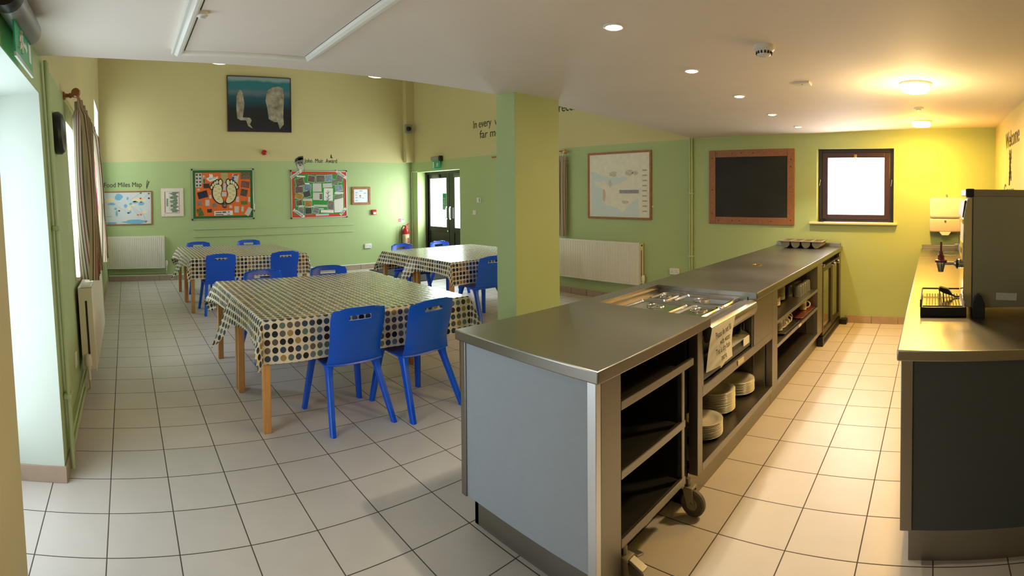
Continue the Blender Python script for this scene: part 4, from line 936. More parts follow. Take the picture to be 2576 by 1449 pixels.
# end unit
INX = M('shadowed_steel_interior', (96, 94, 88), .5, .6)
r = thing('end_cabinet', 'grey panelled end unit of the serving counter with an open bay for the trolley', 'cabinet', (2.2, -.72, 0))
m = MB(); m.box(1.945, 1.965, -1.105, -.355, .165, .909); m.build('end_panel', GREYLAM, r, smooth=False)
m = MB(); m.box(1.937, 1.968, -.362, -.325, .16, .909, .003); m.build('edge_strip', STEELD, r)
m = MB(); m.box(1.937, 1.968, -1.143, -1.10, .03, .909, .003); m.build('edge_strip', M('reflection_lightened_steel', (228, 230, 234), .38, 1), r)  # steel strip lightened: the window light it reflects is put into the colour
m = MB(); m.box(1.968, 2.10, -1.143, -1.105, .03, .909, .003); m.build('front_stile', STEELD, r)
m = MB(); m.box(2.005, 2.025, -1.10, -.345, 0, .165); m.build('plinth', STEELD, r)
m = MB(); m.box(1.97, 2.79, -.36, -.335, .165, .909); m.box(2.005, 2.79, -.37, -.345, 0, .165); m.build('back_panel', GREYLAM, r, smooth=False)
m = MB(); m.box(2.768, 2.784, -1.08, -.345, .0, .909, .003); m.build('side_panel', M('shade_blackened_panel', (26, 25, 24), .5), r)  # steel panel coloured black to paint in the shade of the bay
m = MB(); m.box(1.968, 2.095, -1.10, -.36, .165, .90); m.build('inner_lining', M('bay_shade_black', (10, 10, 10), .7), r, smooth=False)  # near-black colour paints the darkness inside the bay
m = MB(); m.box(2.095, 2.775, -.372, -.362, .02, .905); m.build('inner_back', M('bay_shade_black', (10, 10, 10), .7), r, smooth=False)  # same painted shade at the back of the bay
# trolley parked in the bay
r = thing('trolley', 'steel catering trolley on castors parked in the dark bay of the end unit', 'trolley', (2.42, -.78, 0))
for (x, y) in ((2.118, -1.085), (2.645, -1.12), (2.118, -.45), (2.625, -.45)):
    m = MB(); m.box(x-.014, x+.014, y-.014, y+.014, .17, .775, .004); m.build('upright_post', STEELD, r)
for zz, x1 in ((.765, 2.75), (.485, 2.66), (.205, 2.66)):
    m = MB(); m.box(2.11, x1, -1.138, -1.118, zz-.018, zz+.018, .003); m.box(2.11, 2.66, -.45, -.432, zz-.018, zz+.018, .003); m.build('shelf_rail', STEELD, r)
    m = MB(); m.box(2.12, 2.655, -1.118, -.45, zz-.012, zz-.006); m.build('shelf_tray', M('shade_blackened_tray_steel', (14, 13, 12), .6), r, smooth=False)  # tray steel coloured near black, shade of the bay painted in
for k, (x, y) in enumerate(((2.712, -1.128), (2.14, -1.13), (2.66, -.48), (2.16, -.48))):
    m = MB(); m.lathe([(.02, -.016), (.058, -.016), (.066, -.009), (.066, .009), (.058, .016), (.02, .016)], (x, y-.025, .066), 28, 'x'); w0 = m.build('castor_wheel', M('worn_castor_rubber', (92, 88, 76), .6), r)
    m = MB(); m.lathe([(.030, -.019), (.030, .019)], (x, y-.025, .066), 20, 'x'); m.lathe([(.012, -.030), (.012, .030)], (x, y-.025, .066), 12, 'x')
    for sx in (-1, 1): m.prism([(y-.045, .05), (y-.005, .05), (y+.022, .14), (y-.03, .14)], x+sx*.024-.003, x+sx*.024+.003, 'x')
    m.box(x-.028, x+.028, y-.033, y+.026, .135, .15, .004); m.lathe([(.012, .15), (.012, .185)], (x, y, 0), 12); sub(m.build('castor_fork', M('castor_zinc', (150, 144, 124), .45, .5), r), w0)
    if k == 1:
        m = MB(); m.box(x-.02, x+.02, y-.10, y-.03, .125, .137, .003, rot=(.35, 0, 0)); m.box(x+.02, x+.07, y-.05, y-.01, .13, .14, .003, rot=(0, .3, 0)); sub(m.build('brake_lever', STEELD, r), w0)
# bain marie
r = thing('bain_marie', 'drop-in stainless bain marie section with a control knob below the worktop cut-out', 'bain marie', (3.26, -.8, .6))
m = MB(); m.box(2.905, 3.615, -1.10, -.415, .86, .905, .004); m.build('heated_deck', STEEL, r)
m = MB(); m.prism([(-1.166, .845), (-1.172, .875), (-1.166, .900), (-1.145, .916), (-1.08, .912), (-1.08, .862), (-1.125, .815), (-1.148, .818)], 2.908, 3.612, 'x', .003); m.build('front_roll', STEEL, r, ang=60)
m = MB(); m.box(2.90, 3.61, -.43, -.413, .90, .935); m.box(2.903, 2.912, -1.10, -.42, .90, .93); m.box(3.607, 3.618, -1.10, -.42, .90, .93); m.build('side_ledge', STEEL, r, smooth=False)
m = MB(); m.box(2.86, 3.60, -1.06, -1.04, .61, .862); m.build('control_panel', M('control_panel_steel', (90, 82, 66), .45, .8), r, smooth=False)
m = MB(); m.lathe([(.034, 0), (.034, -.02), (.03, -.045), (.012, -.05), (0, -.05)], (3.50, -1.06, .765), 22, 'y'); m.box(3.494, 3.506, -1.12, -1.06, .74, .79, .003); m.build('control_knob', BLACK, r)
m = MB(); m.prism([(-1.06, .725), (-1.075, .725), (-1.128, .69), (-1.132, .66), (-1.128, .62), (-1.06, .62)], 2.86, 3.59, 'x', .004); m.build('tray_rest', M('tray_rest_steel', (70, 74, 70), .4, .5), r)
m = MB(); m.box(3.44, 3.54, -1.140, -1.135, .652, .700); m.build('blank_label', PAPER, r, smooth=False)
m = MB(); m.box(2.845, 2.87, -1.135, -.4, .60, .862); m.box(3.60, 3.625, -1.135, -.4, .60, .90); m.build('side_cheek', STEELD, r, smooth=False)
# four pans with sunk handles
def pan(label, x0, x1, y0, y1, cx, cy, rr):
    r = thing('food_pan', label, 'food pan', ((x0+x1)/2, (y0+y1)/2, .905), 'steel pans in the bain marie')
    z = .906
    mm = MB(); mm.box(x0+.003, x1-.003, y0+.003, y1-.003, z, z+.006, .0028)
    mm.build('lid', CHROME, r)
    mm = MB(); w_ = .014
    rings = []
    for o, h in ((.004, .004), (.012, .014), (.022, .015), (.034, .005), (.04, .0055)):
        ring = []
        for (sx, sy, a0) in ((1, 1, 0), (-1, 1, PI/2), (-1, -1, PI), (1, -1, 3*PI/2)):
            ccx = ((x1-o-.03) if sx > 0 else (x0+o+.03)); ccy = ((y1-o-.03) if sy > 0 else (y0+o+.03))
            for q in range(5):
                a = a0+q*PI/8; ring.append(mm.bm.verts.new((ccx+.03*math.cos(a), ccy+.03*math.sin(a), z+h)))
        rings.append(ring)
    for a, b in zip(rings, rings[1:]):
        for k in range(20): mm.bm.faces.new((a[k], a[(k+1) % 20], b[(k+1) % 20], b[k]))
    mm.build('raised_rim', CHROME, r, ang=75)
    mm = MB(); mm.lathe([(rr*1.12, .007), (rr*1.05, .013), (rr, .011), (rr*.85, .007), (rr*.4, .0065), (0, .0065)], (cx, cy, z), 28); mm.build('handle_dish', CHROME, r, ang=75)
    mm = MB(); mm.box(cx-rr*.7, cx+rr*.7, cy-.005, cy+.005, z+.008, z+.012, .002); mm.build('lid_handle', CHROME, r)
pan('small steel pan at the back right of the bain marie', 3.325, 3.60, -.645, -.475, 3.47, -.56, .042)
pan('large steel pan at the front right of the bain marie', 3.325, 3.60, -1.05, -.655, 3.47, -.83, .05)
pan('large steel pan at the back left of the bain marie', 2.95, 3.315, -.83, -.475, 3.17, -.66, .05)
pan('small steel pan at the front left of the bain marie', 2.95, 3.315, -1.05, -.84, 3.20, -.945, .048)
# paper sign
r = thing('paper_notice', 'white paper notice asking not to fill with water, taped below the bain marie', 'notice', (3.05, -1.19, .67))
mm = MB()
def pf(a, b):
    z = .905-.245*(1-b); x = 2.875+.325*a+.022*(1-b)
    return Vector((x, -1.182+.012*math.sin(b*PI)*(.3+.7*a)+.045*(1-b)*(1-.55*a)-.01*math.sin(a*4)*(1-b), z))
mm.sheet2(10, 10, pf, (0, .0008, 0)); mm.build('paper_sheet', PAPER, r)
for k, (tx, dx) in enumerate((('Please do not fill', .012), ('with water', .075), ('This is dry bain', .03), ('marie', .11))):
    text_mesh(tx, .046, INK, (2.878+dx+k*.007, -1.198+.018*k*.35, .848-k*.050), (PI/2-.12, -.0, .05), 'text_line', r, .0003, sx=.77)
m = MB(); m.box(3.02, 3.12, -1.168, -1.155, .664, .68, .002, rot=(0, -.3, 0)); m.build('sticky_tape', M('clear_tape', (214, 208, 190), .2), r)
# lower carcass under bain marie and shelf unit
r = thing('shelf_cabinet', 'open stainless cabinet under the bain marie holding stacks of dinner plates', 'cabinet', (3.45, -.75, 0))
m = MB(); m.box(2.785, 2.842, -1.143, -1.09, .16, .909, .003); m.build('front_stile', STEELD, r)
m = MB(); m.box(2.842, 4.02, -1.143, -1.115, .55, .605, .003); m.build('front_rail', STEELD, r)
m = MB(); m.box(3.625, 4.02, -1.143, -1.115, .605, .909, .003); m.build('front_panel', STEELD, r)
m = MB(); m.box(3.33, 3.43, -1.147, -1.143, .565, .595); m.build('price_label', M('label_cream', (214, 198, 160), .6), r, smooth=False)
m = MB(); m.box(2.842, 4.018, -1.138, -.36, .165, .198, .003); m.build('bottom_shelf', STEEL, r)
m = MB(); m.box(2.843, 4.018, -1.143, -1.13, .16, .20, .002); m.build('shelf_edge', STEEL, r)
m = MB(); m.box(2.785, 4.14, -1.085, -1.065, 0, .16); m.build('plinth', STEELD, r, smooth=False)
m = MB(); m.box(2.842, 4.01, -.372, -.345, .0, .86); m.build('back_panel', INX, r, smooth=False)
m = MB(); m.box(3.985, 4.01, -1.09, -.37, .198, .86); m.build('side_panel', STEELD, r, smooth=False)
m = MB(); m.box(3.978, 3.985, -1.01, -.99, .21, .55); m.build('shelf_runner', STEEL, r, smooth=False)
m = MB()
for k in range(24): m.box(3.9765, 3.979, -1.006, -.994, .22+k*.0135, .226+k*.0135)
m.build('runner_slots', BLACK, r, smooth=False)
r = shelf_root = thing('shelf_cabinet', 'open stainless shelf unit with crockery, mugs and glasses in the middle of the counter', 'cabinet', (4.85, -.75, 0))
m = MB(); m.box(4.02, 4.145, -1.143, -1.09, .16, .909, .003); m.build('front_stile', STEELD, r)
m = MB(); m.box(5.50, 5.72, -1.143, -1.09, .16, .909, .003); m.build('front_stile', STEELD, r)
m = MB(); m.box(4.145, 5.50, -1.143, -1.12, .885, .909, .002); m.build('top_rail', STEELD, r)
m = MB(); m.box(4.146, 5.499, -1.138, -.36, .165, .198, .003); m.box(4.146, 5.499, -1.143, -1.13, .16, .20, .002); m.build('bottom_shelf', STEEL, r)
for zz in (.645, .462):
    m = MB(); m.box(4.145, 5.50, -1.13, -.38, zz-.01, zz+.008); m.box(4.145, 5.50, -1.142, -1.125, zz-.018, zz+.009, .002); m.build('shelf', STEEL, r)
m = MB(); m.box(4.145, 5.72, -1.085, -1.065, 0, .16); m.build('plinth', STEELD, r, smooth=False)
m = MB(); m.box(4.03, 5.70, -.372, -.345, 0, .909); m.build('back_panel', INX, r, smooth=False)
m = MB(); m.box(5.50, 5.52, -1.09, -.37, .198, .90); m.box(4.125, 4.145, -1.09, -.37, .198, .90); m.build('side_panel', STEELD, r, smooth=False)
m = MB(); m.box(5.492, 5.50, -1.03, -1.01, .21, .88); m.build('shelf_runner', STEEL, r, smooth=False)
m = MB()
for k in range(44): m.box(5.4905, 5.493, -1.026, -1.014, .22+k*.015, .227+k*.015)
m.build('runner_slots', BLACK, r, smooth=False)
m = MB(); m.box(4.76, 4.84, -1.147, -1.142, .448, .468); m.build('price_label', M('label_cream', (214, 198, 160), .6), r, smooth=False)
m = MB(); m.box(5.42, 5.49, -.95, -.8, .79, .86, .004); m.build('socket_box', M('dim_socket_plate', (120, 112, 96), .5), r)
# glass door fridge
r = thing('bottle_fridge', 'black framed two-door glass fridge at the far end of the serving counter', 'fridge', (6.26, -.75, 0))
m = MB(); m.box(5.725, 6.70, -1.09, -.36, .06, .905); m.build('cabinet_body', BLACK, r, smooth=False)
m = MB(); m.box(5.725, 6.71, -1.15, -1.09, .0, .10, .004); m.build('base_grille', BLACK, r)
m = MB()
for k in range(14): m.box(5.80+k*.062, 5.85+k*.062, -1.1515, -1.149, .03, .07)
m.build('grille_slots', RUBBER, r, smooth=False)
FRG = M('fridge_dark_glass', (70, 66, 30), .06, noise=.2, nscale=3, coat=.5)
FRM = M('fridge_frame_bronze', (58, 52, 44), .35, .6)
for k, (a, b) in enumerate(((5.735, 6.21), (6.225, 6.70))):
    m = MB()
    for p, q, c, d in ((a, a+.05, .11, .845), (b-.05, b, .11, .845), (a+.05, b-.05, .11, .17), (a+.05, b-.05, .785, .845)): m.box(p, q, -1.145, -1.10, c, d, .003)
    d0 = m.build('door', FRM, r)
    m = MB(); m.box(a+.05, b-.05, -1.13, -1.12, .17, .785); sub(m.build('door_glass', FRG, r, smooth=False), d0)
    hx = b-.03 if k == 0 else a+.18
    m = MB(); m.lathe([(.018, 0), (.018, -.03), (.022, -.032), (.022, -.05), (0, -.052)], (hx, -1.145, .82), 16, 'y'); sub(m.build('door_knob', CHROME, r), d0)
m = MB(); m.box(5.725, 5.75, -1.165, -1.10, .845, .875, .004); m.build('hinge_cap', CHROME, r)
m = MB(); m.box(6.715, 6.80, -1.143, -.36, .0, .909, .003); m.build('closing_panel', STEELD, shelf_root)
m = MB(); m.box(6.70, 6.80, -1.235, -1.155, 0, .065, .006); o = m.build('power_adapter', BLACK); tag(o, 'small black box on the floor between the fridge and the yellow wall', 'adapter')
# ------------------------------------------------------------------ crockery
def plate_proto(label, group, rr, name='dinner_plate', cat='plate'):
    t = thing(name, label, cat, (0, 0, 0), group, local=True)
    h = .018*rr/.13
    mm = MB(); mm.lathe([(0, .002), (rr*.55, .002), (rr*.58, 0), (rr*.64, .002), (rr*.72, h*.55), (rr*.985, h), (rr, h+.002), (rr*.985, h+.004), (rr*.72, h*.55+.005), (rr*.66, .006), (0, .005)], (0, 0, 0), 44)
    mm.build('plate_body', CERAM, t, ang=60)
    return t
def stack(proto, x, y, z, n, dz, label, group, jit=.0012):
    for k in range(n):
        o = proto if k == 0 else dup(proto, (0, 0, 0), 0)
        o.location = (x+random.uniform(-jit, jit), y+random.uniform(-jit, jit), z+k*dz)
        o['label'] = label; o['group'] = group
    o['label'] = 'topmost white plate of the '+label.split(' in the ')[-1]; del o['group']
p = plate_proto('', 'a', .130); stack(p, 3.50, -.92, .199, 17, .0075, 'white dinner plate in the tall left stack of large plates', 'plates in the tall stack')
p = plate_proto('', 'a', .130); stack(p, 3.842, -.93, .199, 11, .0075, 'white dinner plate in the shorter right stack of large plates', 'plates in the right stack')
p = plate_proto('', 'a', .115); stack(p, 3.15, -1.0, .199, 10, .0085, 'white plate in the nearest stack beside the steel stile', 'plates in the near stack')
p = plate_proto('', 'a', .085, 'side_plate'); stack(p, 4.62, -.93, .654, 9, .0075, 'white side plate in the small near stack on the upper shelf', 'side plates in the small stack')
p = plate_proto('', 'a', .105, 'side_plate'); stack(p, 4.86, -.88, .654, 14, .0085, 'white side plate in the larger stack on the upper shelf', 'side plates in the larger stack')
def glass_proto():
    t = thing('drinking_glass', '', 'glass', (0, 0, 0), 'upturned glasses', local=True)
    mm = MB(); mm.lathe([(.036, 0), (.038, 0), (.034, .10), (.028, .105), (0, .105)], (0, 0, 0), 24); mm.lathe([(.036, .0005), (.032, .098), (0, .099)], (0, 0, 0), 24)
    mm.build('tumbler', M('tumbler_glass', (206, 214, 206), .05, trans=.75), t)
    return t
g = glass_proto(); n = 0
for i in range(5):
    for j in range(2):
        o = g if n == 0 else dup(g, (0, 0, 0), 0)
        o.location = (5.08+i*.082, -1.05+j*.09, .654); n += 1
        o['label'] = 'upturned clear tumbler in the '+('front' if j == 0 else 'back')+' row on the upper shelf'; o['group'] = 'upturned glasses '+('front' if j == 0 else 'back')+' row'
for k in range(3):
    o = dup(g, (5.02+k*.085, -.86, .471), 0, 'upturned clear tumbler on the lower shelf behind the mugs', 'tumblers behind the mugs')
# trays
def tray(label, x0, x1, y0, y1, z, mat):
    t = thing('serving_tray', label, 'tray', ((x0+x1)/2, (y0+y1)/2, z), 'serving trays')
    mm = MB(); mm.box(x0+.01, x1-.01, y0+.01, y1-.01, z, z+.005, .002)
    mm.build('tray_base', mat, t)
    mm = MB(); rings = []
    for o, h in ((.012, .003), (.004, .014), (0, .016), (.002, .018), (.014, .006)):
        ring = []
        for (sx, sy, a0) in ((1, 1, 0), (-1, 1, PI/2), (-1, -1, PI), (1, -1, 3*PI/2)):
            ccx = ((x1-o-.04) if sx > 0 else (x0+o+.04)); ccy = ((y1-o-.04) if sy > 0 else (y0+o+.04))
            for q in range(5):
                a = a0+q*PI/8; ring.append(mm.bm.verts.new((ccx+.04*math.cos(a), ccy+.04*math.sin(a), z+h)))
        rings.append(ring)
    for a, b in zip(rings, rings[1:]):
        for k in range(20): mm.bm.faces.new((a[k], a[(k+1) % 20], b[(k+1) % 20], b[k]))
    mm.build('tray_rim', mat, t, ang=75)
tray('black serving tray carrying four mugs on the lower shelf', 4.38, 4.87, -1.13, -.74, .471, M('black_tray_plastic', (42, 40, 38), .35))
tray('brown serving tray carrying a single mug on the lower shelf', 4.93, 5.47, -1.13, -.76, .471, BROWNP)
def mug_proto():
    t = thing('mug', '', 'mug', (0, 0, 0), local=True)
    mm = MB(); mm.lathe([(0, .004), (.033, .004), (.034, 0), (.039, .004), (.040, .095), (.042, .099), (.036, .099), (.035, .010), (0, .008)], (0, 0, 0), 28); mm.build('mug_body', CERAM, t)
    mm = MB(); mm.tube([(.036+.038*math.sin(a*PI/8), 0, .05+.032*math.cos(a*PI/8)) for a in range(9)], .006, 10); mm.build('mug_handle', CERAM, t)
    return t
mg = mug_proto()
for k, (x, y, a) in enumerate(((4.52, -1.03, -PI/2+.5), (4.61, -1.025, -PI/2+.45), (4.70, -1.02, -PI/2+.4), (4.79, -1.00, -PI/2+.4))):
    o = mg if k == 0 else dup(mg, (0, 0, 0), 0)
    o.location = (x, y, .4775); o.rotation_euler = (0, 0, a); o['group'] = 'mugs on the black tray'
    o['label'] = ('nearest', 'second nearest', 'third nearest', 'farthest')[k]+' white mug in the row on the black tray'
o = dup(mg, (5.33, -1.03, .4775), -PI/2+.35, 'single white mug standing on the brown tray'); del o['group']
# cutlery tray
r = thing('cutlery_tray', 'grey four-compartment plastic cutlery tray on the far end of the serving counter', 'cutlery tray', (6.58, -.72, CT))
x0, x1, y0, y1 = 6.42, 6.73, -.975, -.455
m = MB()
for k in range(4):
    cy = y0+.065+k*.13
    def cf(a, b, cy=cy):
        th = PI*b; ex = .02*math.sin(th)
        return Vector((x0+.012+(x1-x0-.024)*a, cy-.056*math.cos(th), CT+.001+.082-.08*math.sin(th)**.8))
    m.grid(4, 14, cf)
    for xx in (x0+.012, x1-.012):
        m.prism([(cy-.056*math.cos(PI*t/14), CT+.083-.08*math.sin(PI*t/14)**.8) for t in range(15)], xx-.002, xx+.002, 'x')
m.build('compartments', GREYP, r, ang=60)
m = MB(); zt = CT+.083
m.box(x0-.012, x0+.012, y0-.008, y1+.008, zt-.004, zt+.006, .002); m.box(x1-.012, x1+.012, y0-.008, y1+.008, zt-.004, zt+.006, .002)
for k in range(5): m.box(x0+.01, x1-.01, y0+k*.13-.01, y0+k*.13+.01, zt-.004, zt+.006, .002)
m.build('tray_rim', GREYP, r)
m = MB(); m.tube([(6.48, -.60, CT+.06), (6.68, -.585, CT+.075)], .004, 8); m.lathe([(0, -.004), (.016, -.002), (.014, .004), (0, .005)], (6.47, -.60, CT+.062), 12); o = m.build('spoon', CHROME); tag(o, 'metal spoon lying in the grey cutlery tray', 'spoon')

# ------------------------------------------------------------------ sink counter, right edge of the picture
RT = .95
r = thing('worktop', 'stainless steel worktop with a sink along the wall under the Welcome lettering', 'worktop', (4.7, -2.6, RT))
SX, SY = 6.33, -2.55
m = MB(); NB = 4
m.box(2.612, 6.02, YB+.002, -2.148, RT-.048, RT, .006); m.box(6.02, 6.80, YB+.002, -2.80, RT-.048, RT); m.box(6.02, 6.80, -2.30, -2.148, RT-.048, RT); m.box(6.02, 6.06, -2.80, -2.30, RT-.048, RT); m.box(6.62, 6.80, -2.80, -2.30, RT-.048, RT)
ell = []; rec = []
for k in range(48):
    a = 2*PI*k/48; ca, sa = math.cos(a), math.sin(a); q = 1/max(abs(ca)/.28, abs(sa)/.25)
    ell.append(m.bm.verts.new((6.34+.265*.97*ca, -2.55+.265*.86*sa, RT-.001))); rec.append(m.bm.verts.new((6.34+q*ca, -2.55+q*sa, RT-.001)))
for k in range(48): m.bm.faces.new((ell[k], ell[(k+1) % 48], rec[(k+1) % 48], rec[k]))
m.build('steel_top', STEEL, r)
m = MB(); m.lathe([(.29, .003), (.285, .006), (.265, .004), (.25, -.02), (.24, -.14), (.2, -.16), (0, -.165)], (6.34, -2.55, RT), 40, sx=.97, sy=.86); m.build('sink_bowl', CHROME, r, ang=70)
m = MB(); m.box(6.775, 6.812, YB+.01, -2.16, RT, RT+.05, .004); m.build('upstand', STEEL, r)
r = thing('tap', 'chrome tap behind the water boiler at the sink', 'tap', (6.66, -2.62, RT))
m = MB(); m.lathe([(.025, 0), (.02, .02), (.016, .06)], (6.70, -2.62, RT), 16); m.tube([(6.70, -2.62, RT+.05), (6.70, -2.62, RT+.16), (6.66, -2.62, RT+.19), (6.58, -2.62, RT+.18), (6.56, -2.62, RT+.15)], .012, 10); m.build('spout', CHROME, r)
m = MB(); m.box(6.68, 6.72, -2.63, -2.55, RT+.06, RT+.075, .004); m.build('lever', CHROME, r)
r = thing('base_cabinet', 'shade-darkened grey panelled base cabinet carrying the sink worktop', 'cabinet', (4.7, -2.6, 0))
m = MB(); m.box(2.64, 2.66, YB+.005, -2.215, .16, .9005); m.build('end_panel', SHADELAM, r, smooth=False)
m = MB(); m.box(2.632, 2.668, -2.217, -2.165, .16, .9005, .003); m.build('edge_strip', STEELD, r)
m = MB(); m.box(2.668, 6.80, -2.185, -2.165, .16, .9005); m.build('front_panel', STEELD, r, smooth=False)
m = MB(); m.box(2.68, 2.70, YB+.005, -2.20, 0, .16); m.box(2.70, 6.80, -2.22, -2.20, 0, .16); m.build('plinth', STEELD, r, smooth=False)
# water boiler
r = thing('water_boiler', 'large grey catering water boiler with a red handled tap on the sink worktop', 'water boiler', (3.5, -2.75, RT))
BX0, BX1, BYF = 3.245, 3.72, -2.475
BODY = M('boiler_grey_steel', (146, 146, 132), .42, .55, noise=.03, nscale=4)
m = MB(); m.box(BX0, BX1, YB+.02, BYF-.035, RT+.045, RT+.66, .004); m.build('case', BODY, r)
m = MB(); m.box(BX0-.004, BX1+.004, YB+.02, BYF+.0, RT+.655, RT+.695, .006); m.build('lid', STEELD, r)
m = MB(); m.box(BX0-.006, BX0+.03, BYF-.045, BYF+.002, RT+.652, RT+.698, .006); m.build('corner_cap', BLACK, r)
m = MB(); m.box(BX0-.0015, BX0+.01, BYF-.04, BYF-.036, RT+.05, RT+.65); m.build('panel_seam', SEAM, r, smooth=False)
m = MB(); m.prism([(BYF-.036, RT+.045), (BYF-.01, RT+.05), (BYF+.012, RT+.09), (BYF+.012, RT+.20), (BYF+.006, RT+.45), (BYF+.014, RT+.53), (BYF-.006, RT+.64), (BYF-.036, RT+.655)], BX0+.002, BX1-.002, 'x', .003); m.build('front_panel', CHROME, r, ang=60)
m = MB(); m.prism([(BYF+.013, RT+.535), (BYF+.018, RT+.54), (BYF+.006, RT+.63), (BYF-.004, RT+.635)], BX0+.03, BX1-.03, 'x'); m.build('control_window', BLACK, r)
m = MB(); m.box(BX0+.02, BX0+.30, BYF+.008, BYF+.013, RT+.30, RT+.50, rot=(.02, 0, 0)); m.build('instruction_label', PAPER, r, smooth=False)
m = MB(); m.box(BX0+.03, BX0+.28, BYF+.0125, BYF+.016, RT+.30, RT+.40); m.build('warning_label', M('warning_yellow', (220, 190, 40), .5), r, smooth=False)
text_mesh('HOT', .05, INK, (BX0+.20, BYF+.0165, RT+.33), RB, 'warning_word', r, .0004)
m = MB(); m.box(BX0-.0022, BX0-.0005, -2.76, -2.645, RT+.085, RT+.125, rot=(.05, 0, 0)); m.build('peeling_label', M('boiler_silver_label', (196, 198, 192), .4), r, smooth=False)
TX = 3.50
m = MB(); m.lathe([(.028, 0), (.03, .018), (.022, .03), (.015, .04)], (TX, BYF+.012, RT+.255), 20, 'y'); m.tube([(TX, BYF+.03, RT+.255), (TX, BYF+.115, RT+.255)], .012, 12); m.lathe([(.026, .265), (.026, .25), (.018, .218), (.016, .205), (.012, .205)], (TX, BYF+.13, RT-.0), 20); m.build('tap_body', CHROME, r)
m = MB(); m.lathe([(.026, 0), (.034, .012), (.026, .022)], (TX, BYF+.02, RT+.255), 8, 'y'); m.build('tap_nut', BLACK, r)
TR = M('dark_red_plastic', (104, 12, 24), .35)
m = MB(); m.lathe([(.036, .262), (.036, .276), (.02, .28), (.02, .30), (.012, .31)], (TX, BYF+.13, RT), 20); m.tube([(TX, BYF+.13, RT+.295), (TX, BYF+.13, RT+.33)], .013, 10, .011); m.tube([(TX, BYF+.13, RT+.33), (TX, BYF+.13, RT+.385)], .007, 10, .006); m.build('tap_handle', TR, r)
m = MB(); m.box(3.225, 3.62, BYF-.008, BYF+.245, RT+.001, RT+.052, .004)
m.build('drip_tray', BLACK, r)
m = MB(); m.box(3.245, 3.60, BYF+.014, BYF+.232, RT+.053, RT+.057); m.build('drip_grid', CHROME, r, smooth=False)
m = MB()
for i in range(12):
    for j in range(19):
        m.lathe([(.0048, 0), (.0048, .0006), (0, .0006)], (3.26+j*.018, BYF+.03+i*.0165, RT+.0572), 8)
m.build('grid_holes', BLACK, r, smooth=False)
m = MB(); m.tube([(3.61, BYF+.014, RT+.085), (3.61, BYF+.238, RT+.085), (3.60, BYF+.242, RT+.085), (3.25, BYF+.242, RT+.085), (3.235, BYF+.242, RT+.05)], .005, 8); m.build('tray_rail', BLACK, r)
for (x, y) in ((BX0+.06, BYF-.06), (BX1-.06, BYF-.06), (BX0+.06, YB+.1), (BX1-.06, YB+.1)):
    m = MB(); m.lathe([(.022, 0), (.02, .05)], (x, y, RT), 16); m.build('foot', RUBBER, r)
m = MB(); m.prism([(BYF-.105, RT+.0), (BYF-.105, RT+.075), (BYF-.09, RT+.11), (BYF-.07, RT+.128), (BYF-.05, RT+.11), (BYF-.038, RT+.075), (BYF-.038, RT+.0)], BX0-.05, BX0-.004, 'x', .004); o = m.build('rubber_stop', RUBBER); tag(o, 'black rounded rubber block standing against the side of the water boiler', 'block')
PX, PY, PZ = 3.47, BYF+.115, RT+.058
r = thing('power_plug', 'black power plug with its lead lying on the drip tray grid', 'plug', (PX, PY, PZ))
m = MB(); m.prism([(PY+.03, PZ+.045), (PY+.022, PZ+.066), (PY-.03, PZ+.052), (PY-.055, PZ+.02), (PY-.045, PZ+.014), (PY-.005, PZ+.028)], PX-.024, PX+.024, 'x', .004); m.build('plug_body', BLACK, r)
m = MB()
for dx, dy in ((-.014, .0), (.014, .0), (0, .022)): m.box(PX+dx-.003, PX+dx+.003, PY+dy-.004, PY+dy+.004, PZ+.001, PZ+.046)
m.build('plug_pins', STEELD, r, smooth=False)
m = MB(); m.tube([(PX, PY-.05, PZ+.016), (PX, PY-.07, PZ+.006), (PX, PY-.095, PZ+.006)], .005, 8); m.build('lead', BLACK, r)

# ------------------------------------------------------------------ tables, cloths and chairs
TZ = .768
def table(label, x0, x1, y0, y1):
    t = thing('dining_table', label, 'table', ((x0+x1)/2, (y0+y1)/2, 0), 'beech dining tables')
    mm = MB(); mm.box(x0, x1, y0, y1, TZ-.028, TZ, .004); mm.build('tabletop', BEECH, t)
    mm = MB()
    for a, b, c, d in ((x0+.06, x1-.06, y0+.03, y0+.05), (x0+.06, x1-.06, y1-.05, y1-.03), (x0+.03, x0+.05, y0+.06, y1-.06), (x1-.05, x1-.03, y0+.06, y1-.06)): mm.box(a, b, c, d, TZ-.10, TZ-.028)
    mm.build('apron', BEECH, t, smooth=False)
    for xx in (x0+.028, x1-.028):
        for yy in (y0+.028, y1-.028):
            mm = MB(); mm.box(xx-.026, xx+.026, yy-.026, yy+.026, 0, TZ-.028, .005); mm.build('leg', BEECH, t)
def interp(P, t):
    for (a, va), (b, vb) in zip(P, P[1:]):
        if t <= b: return va+(vb-va)*(t-a)/(b-a)
    return P[-1][1]
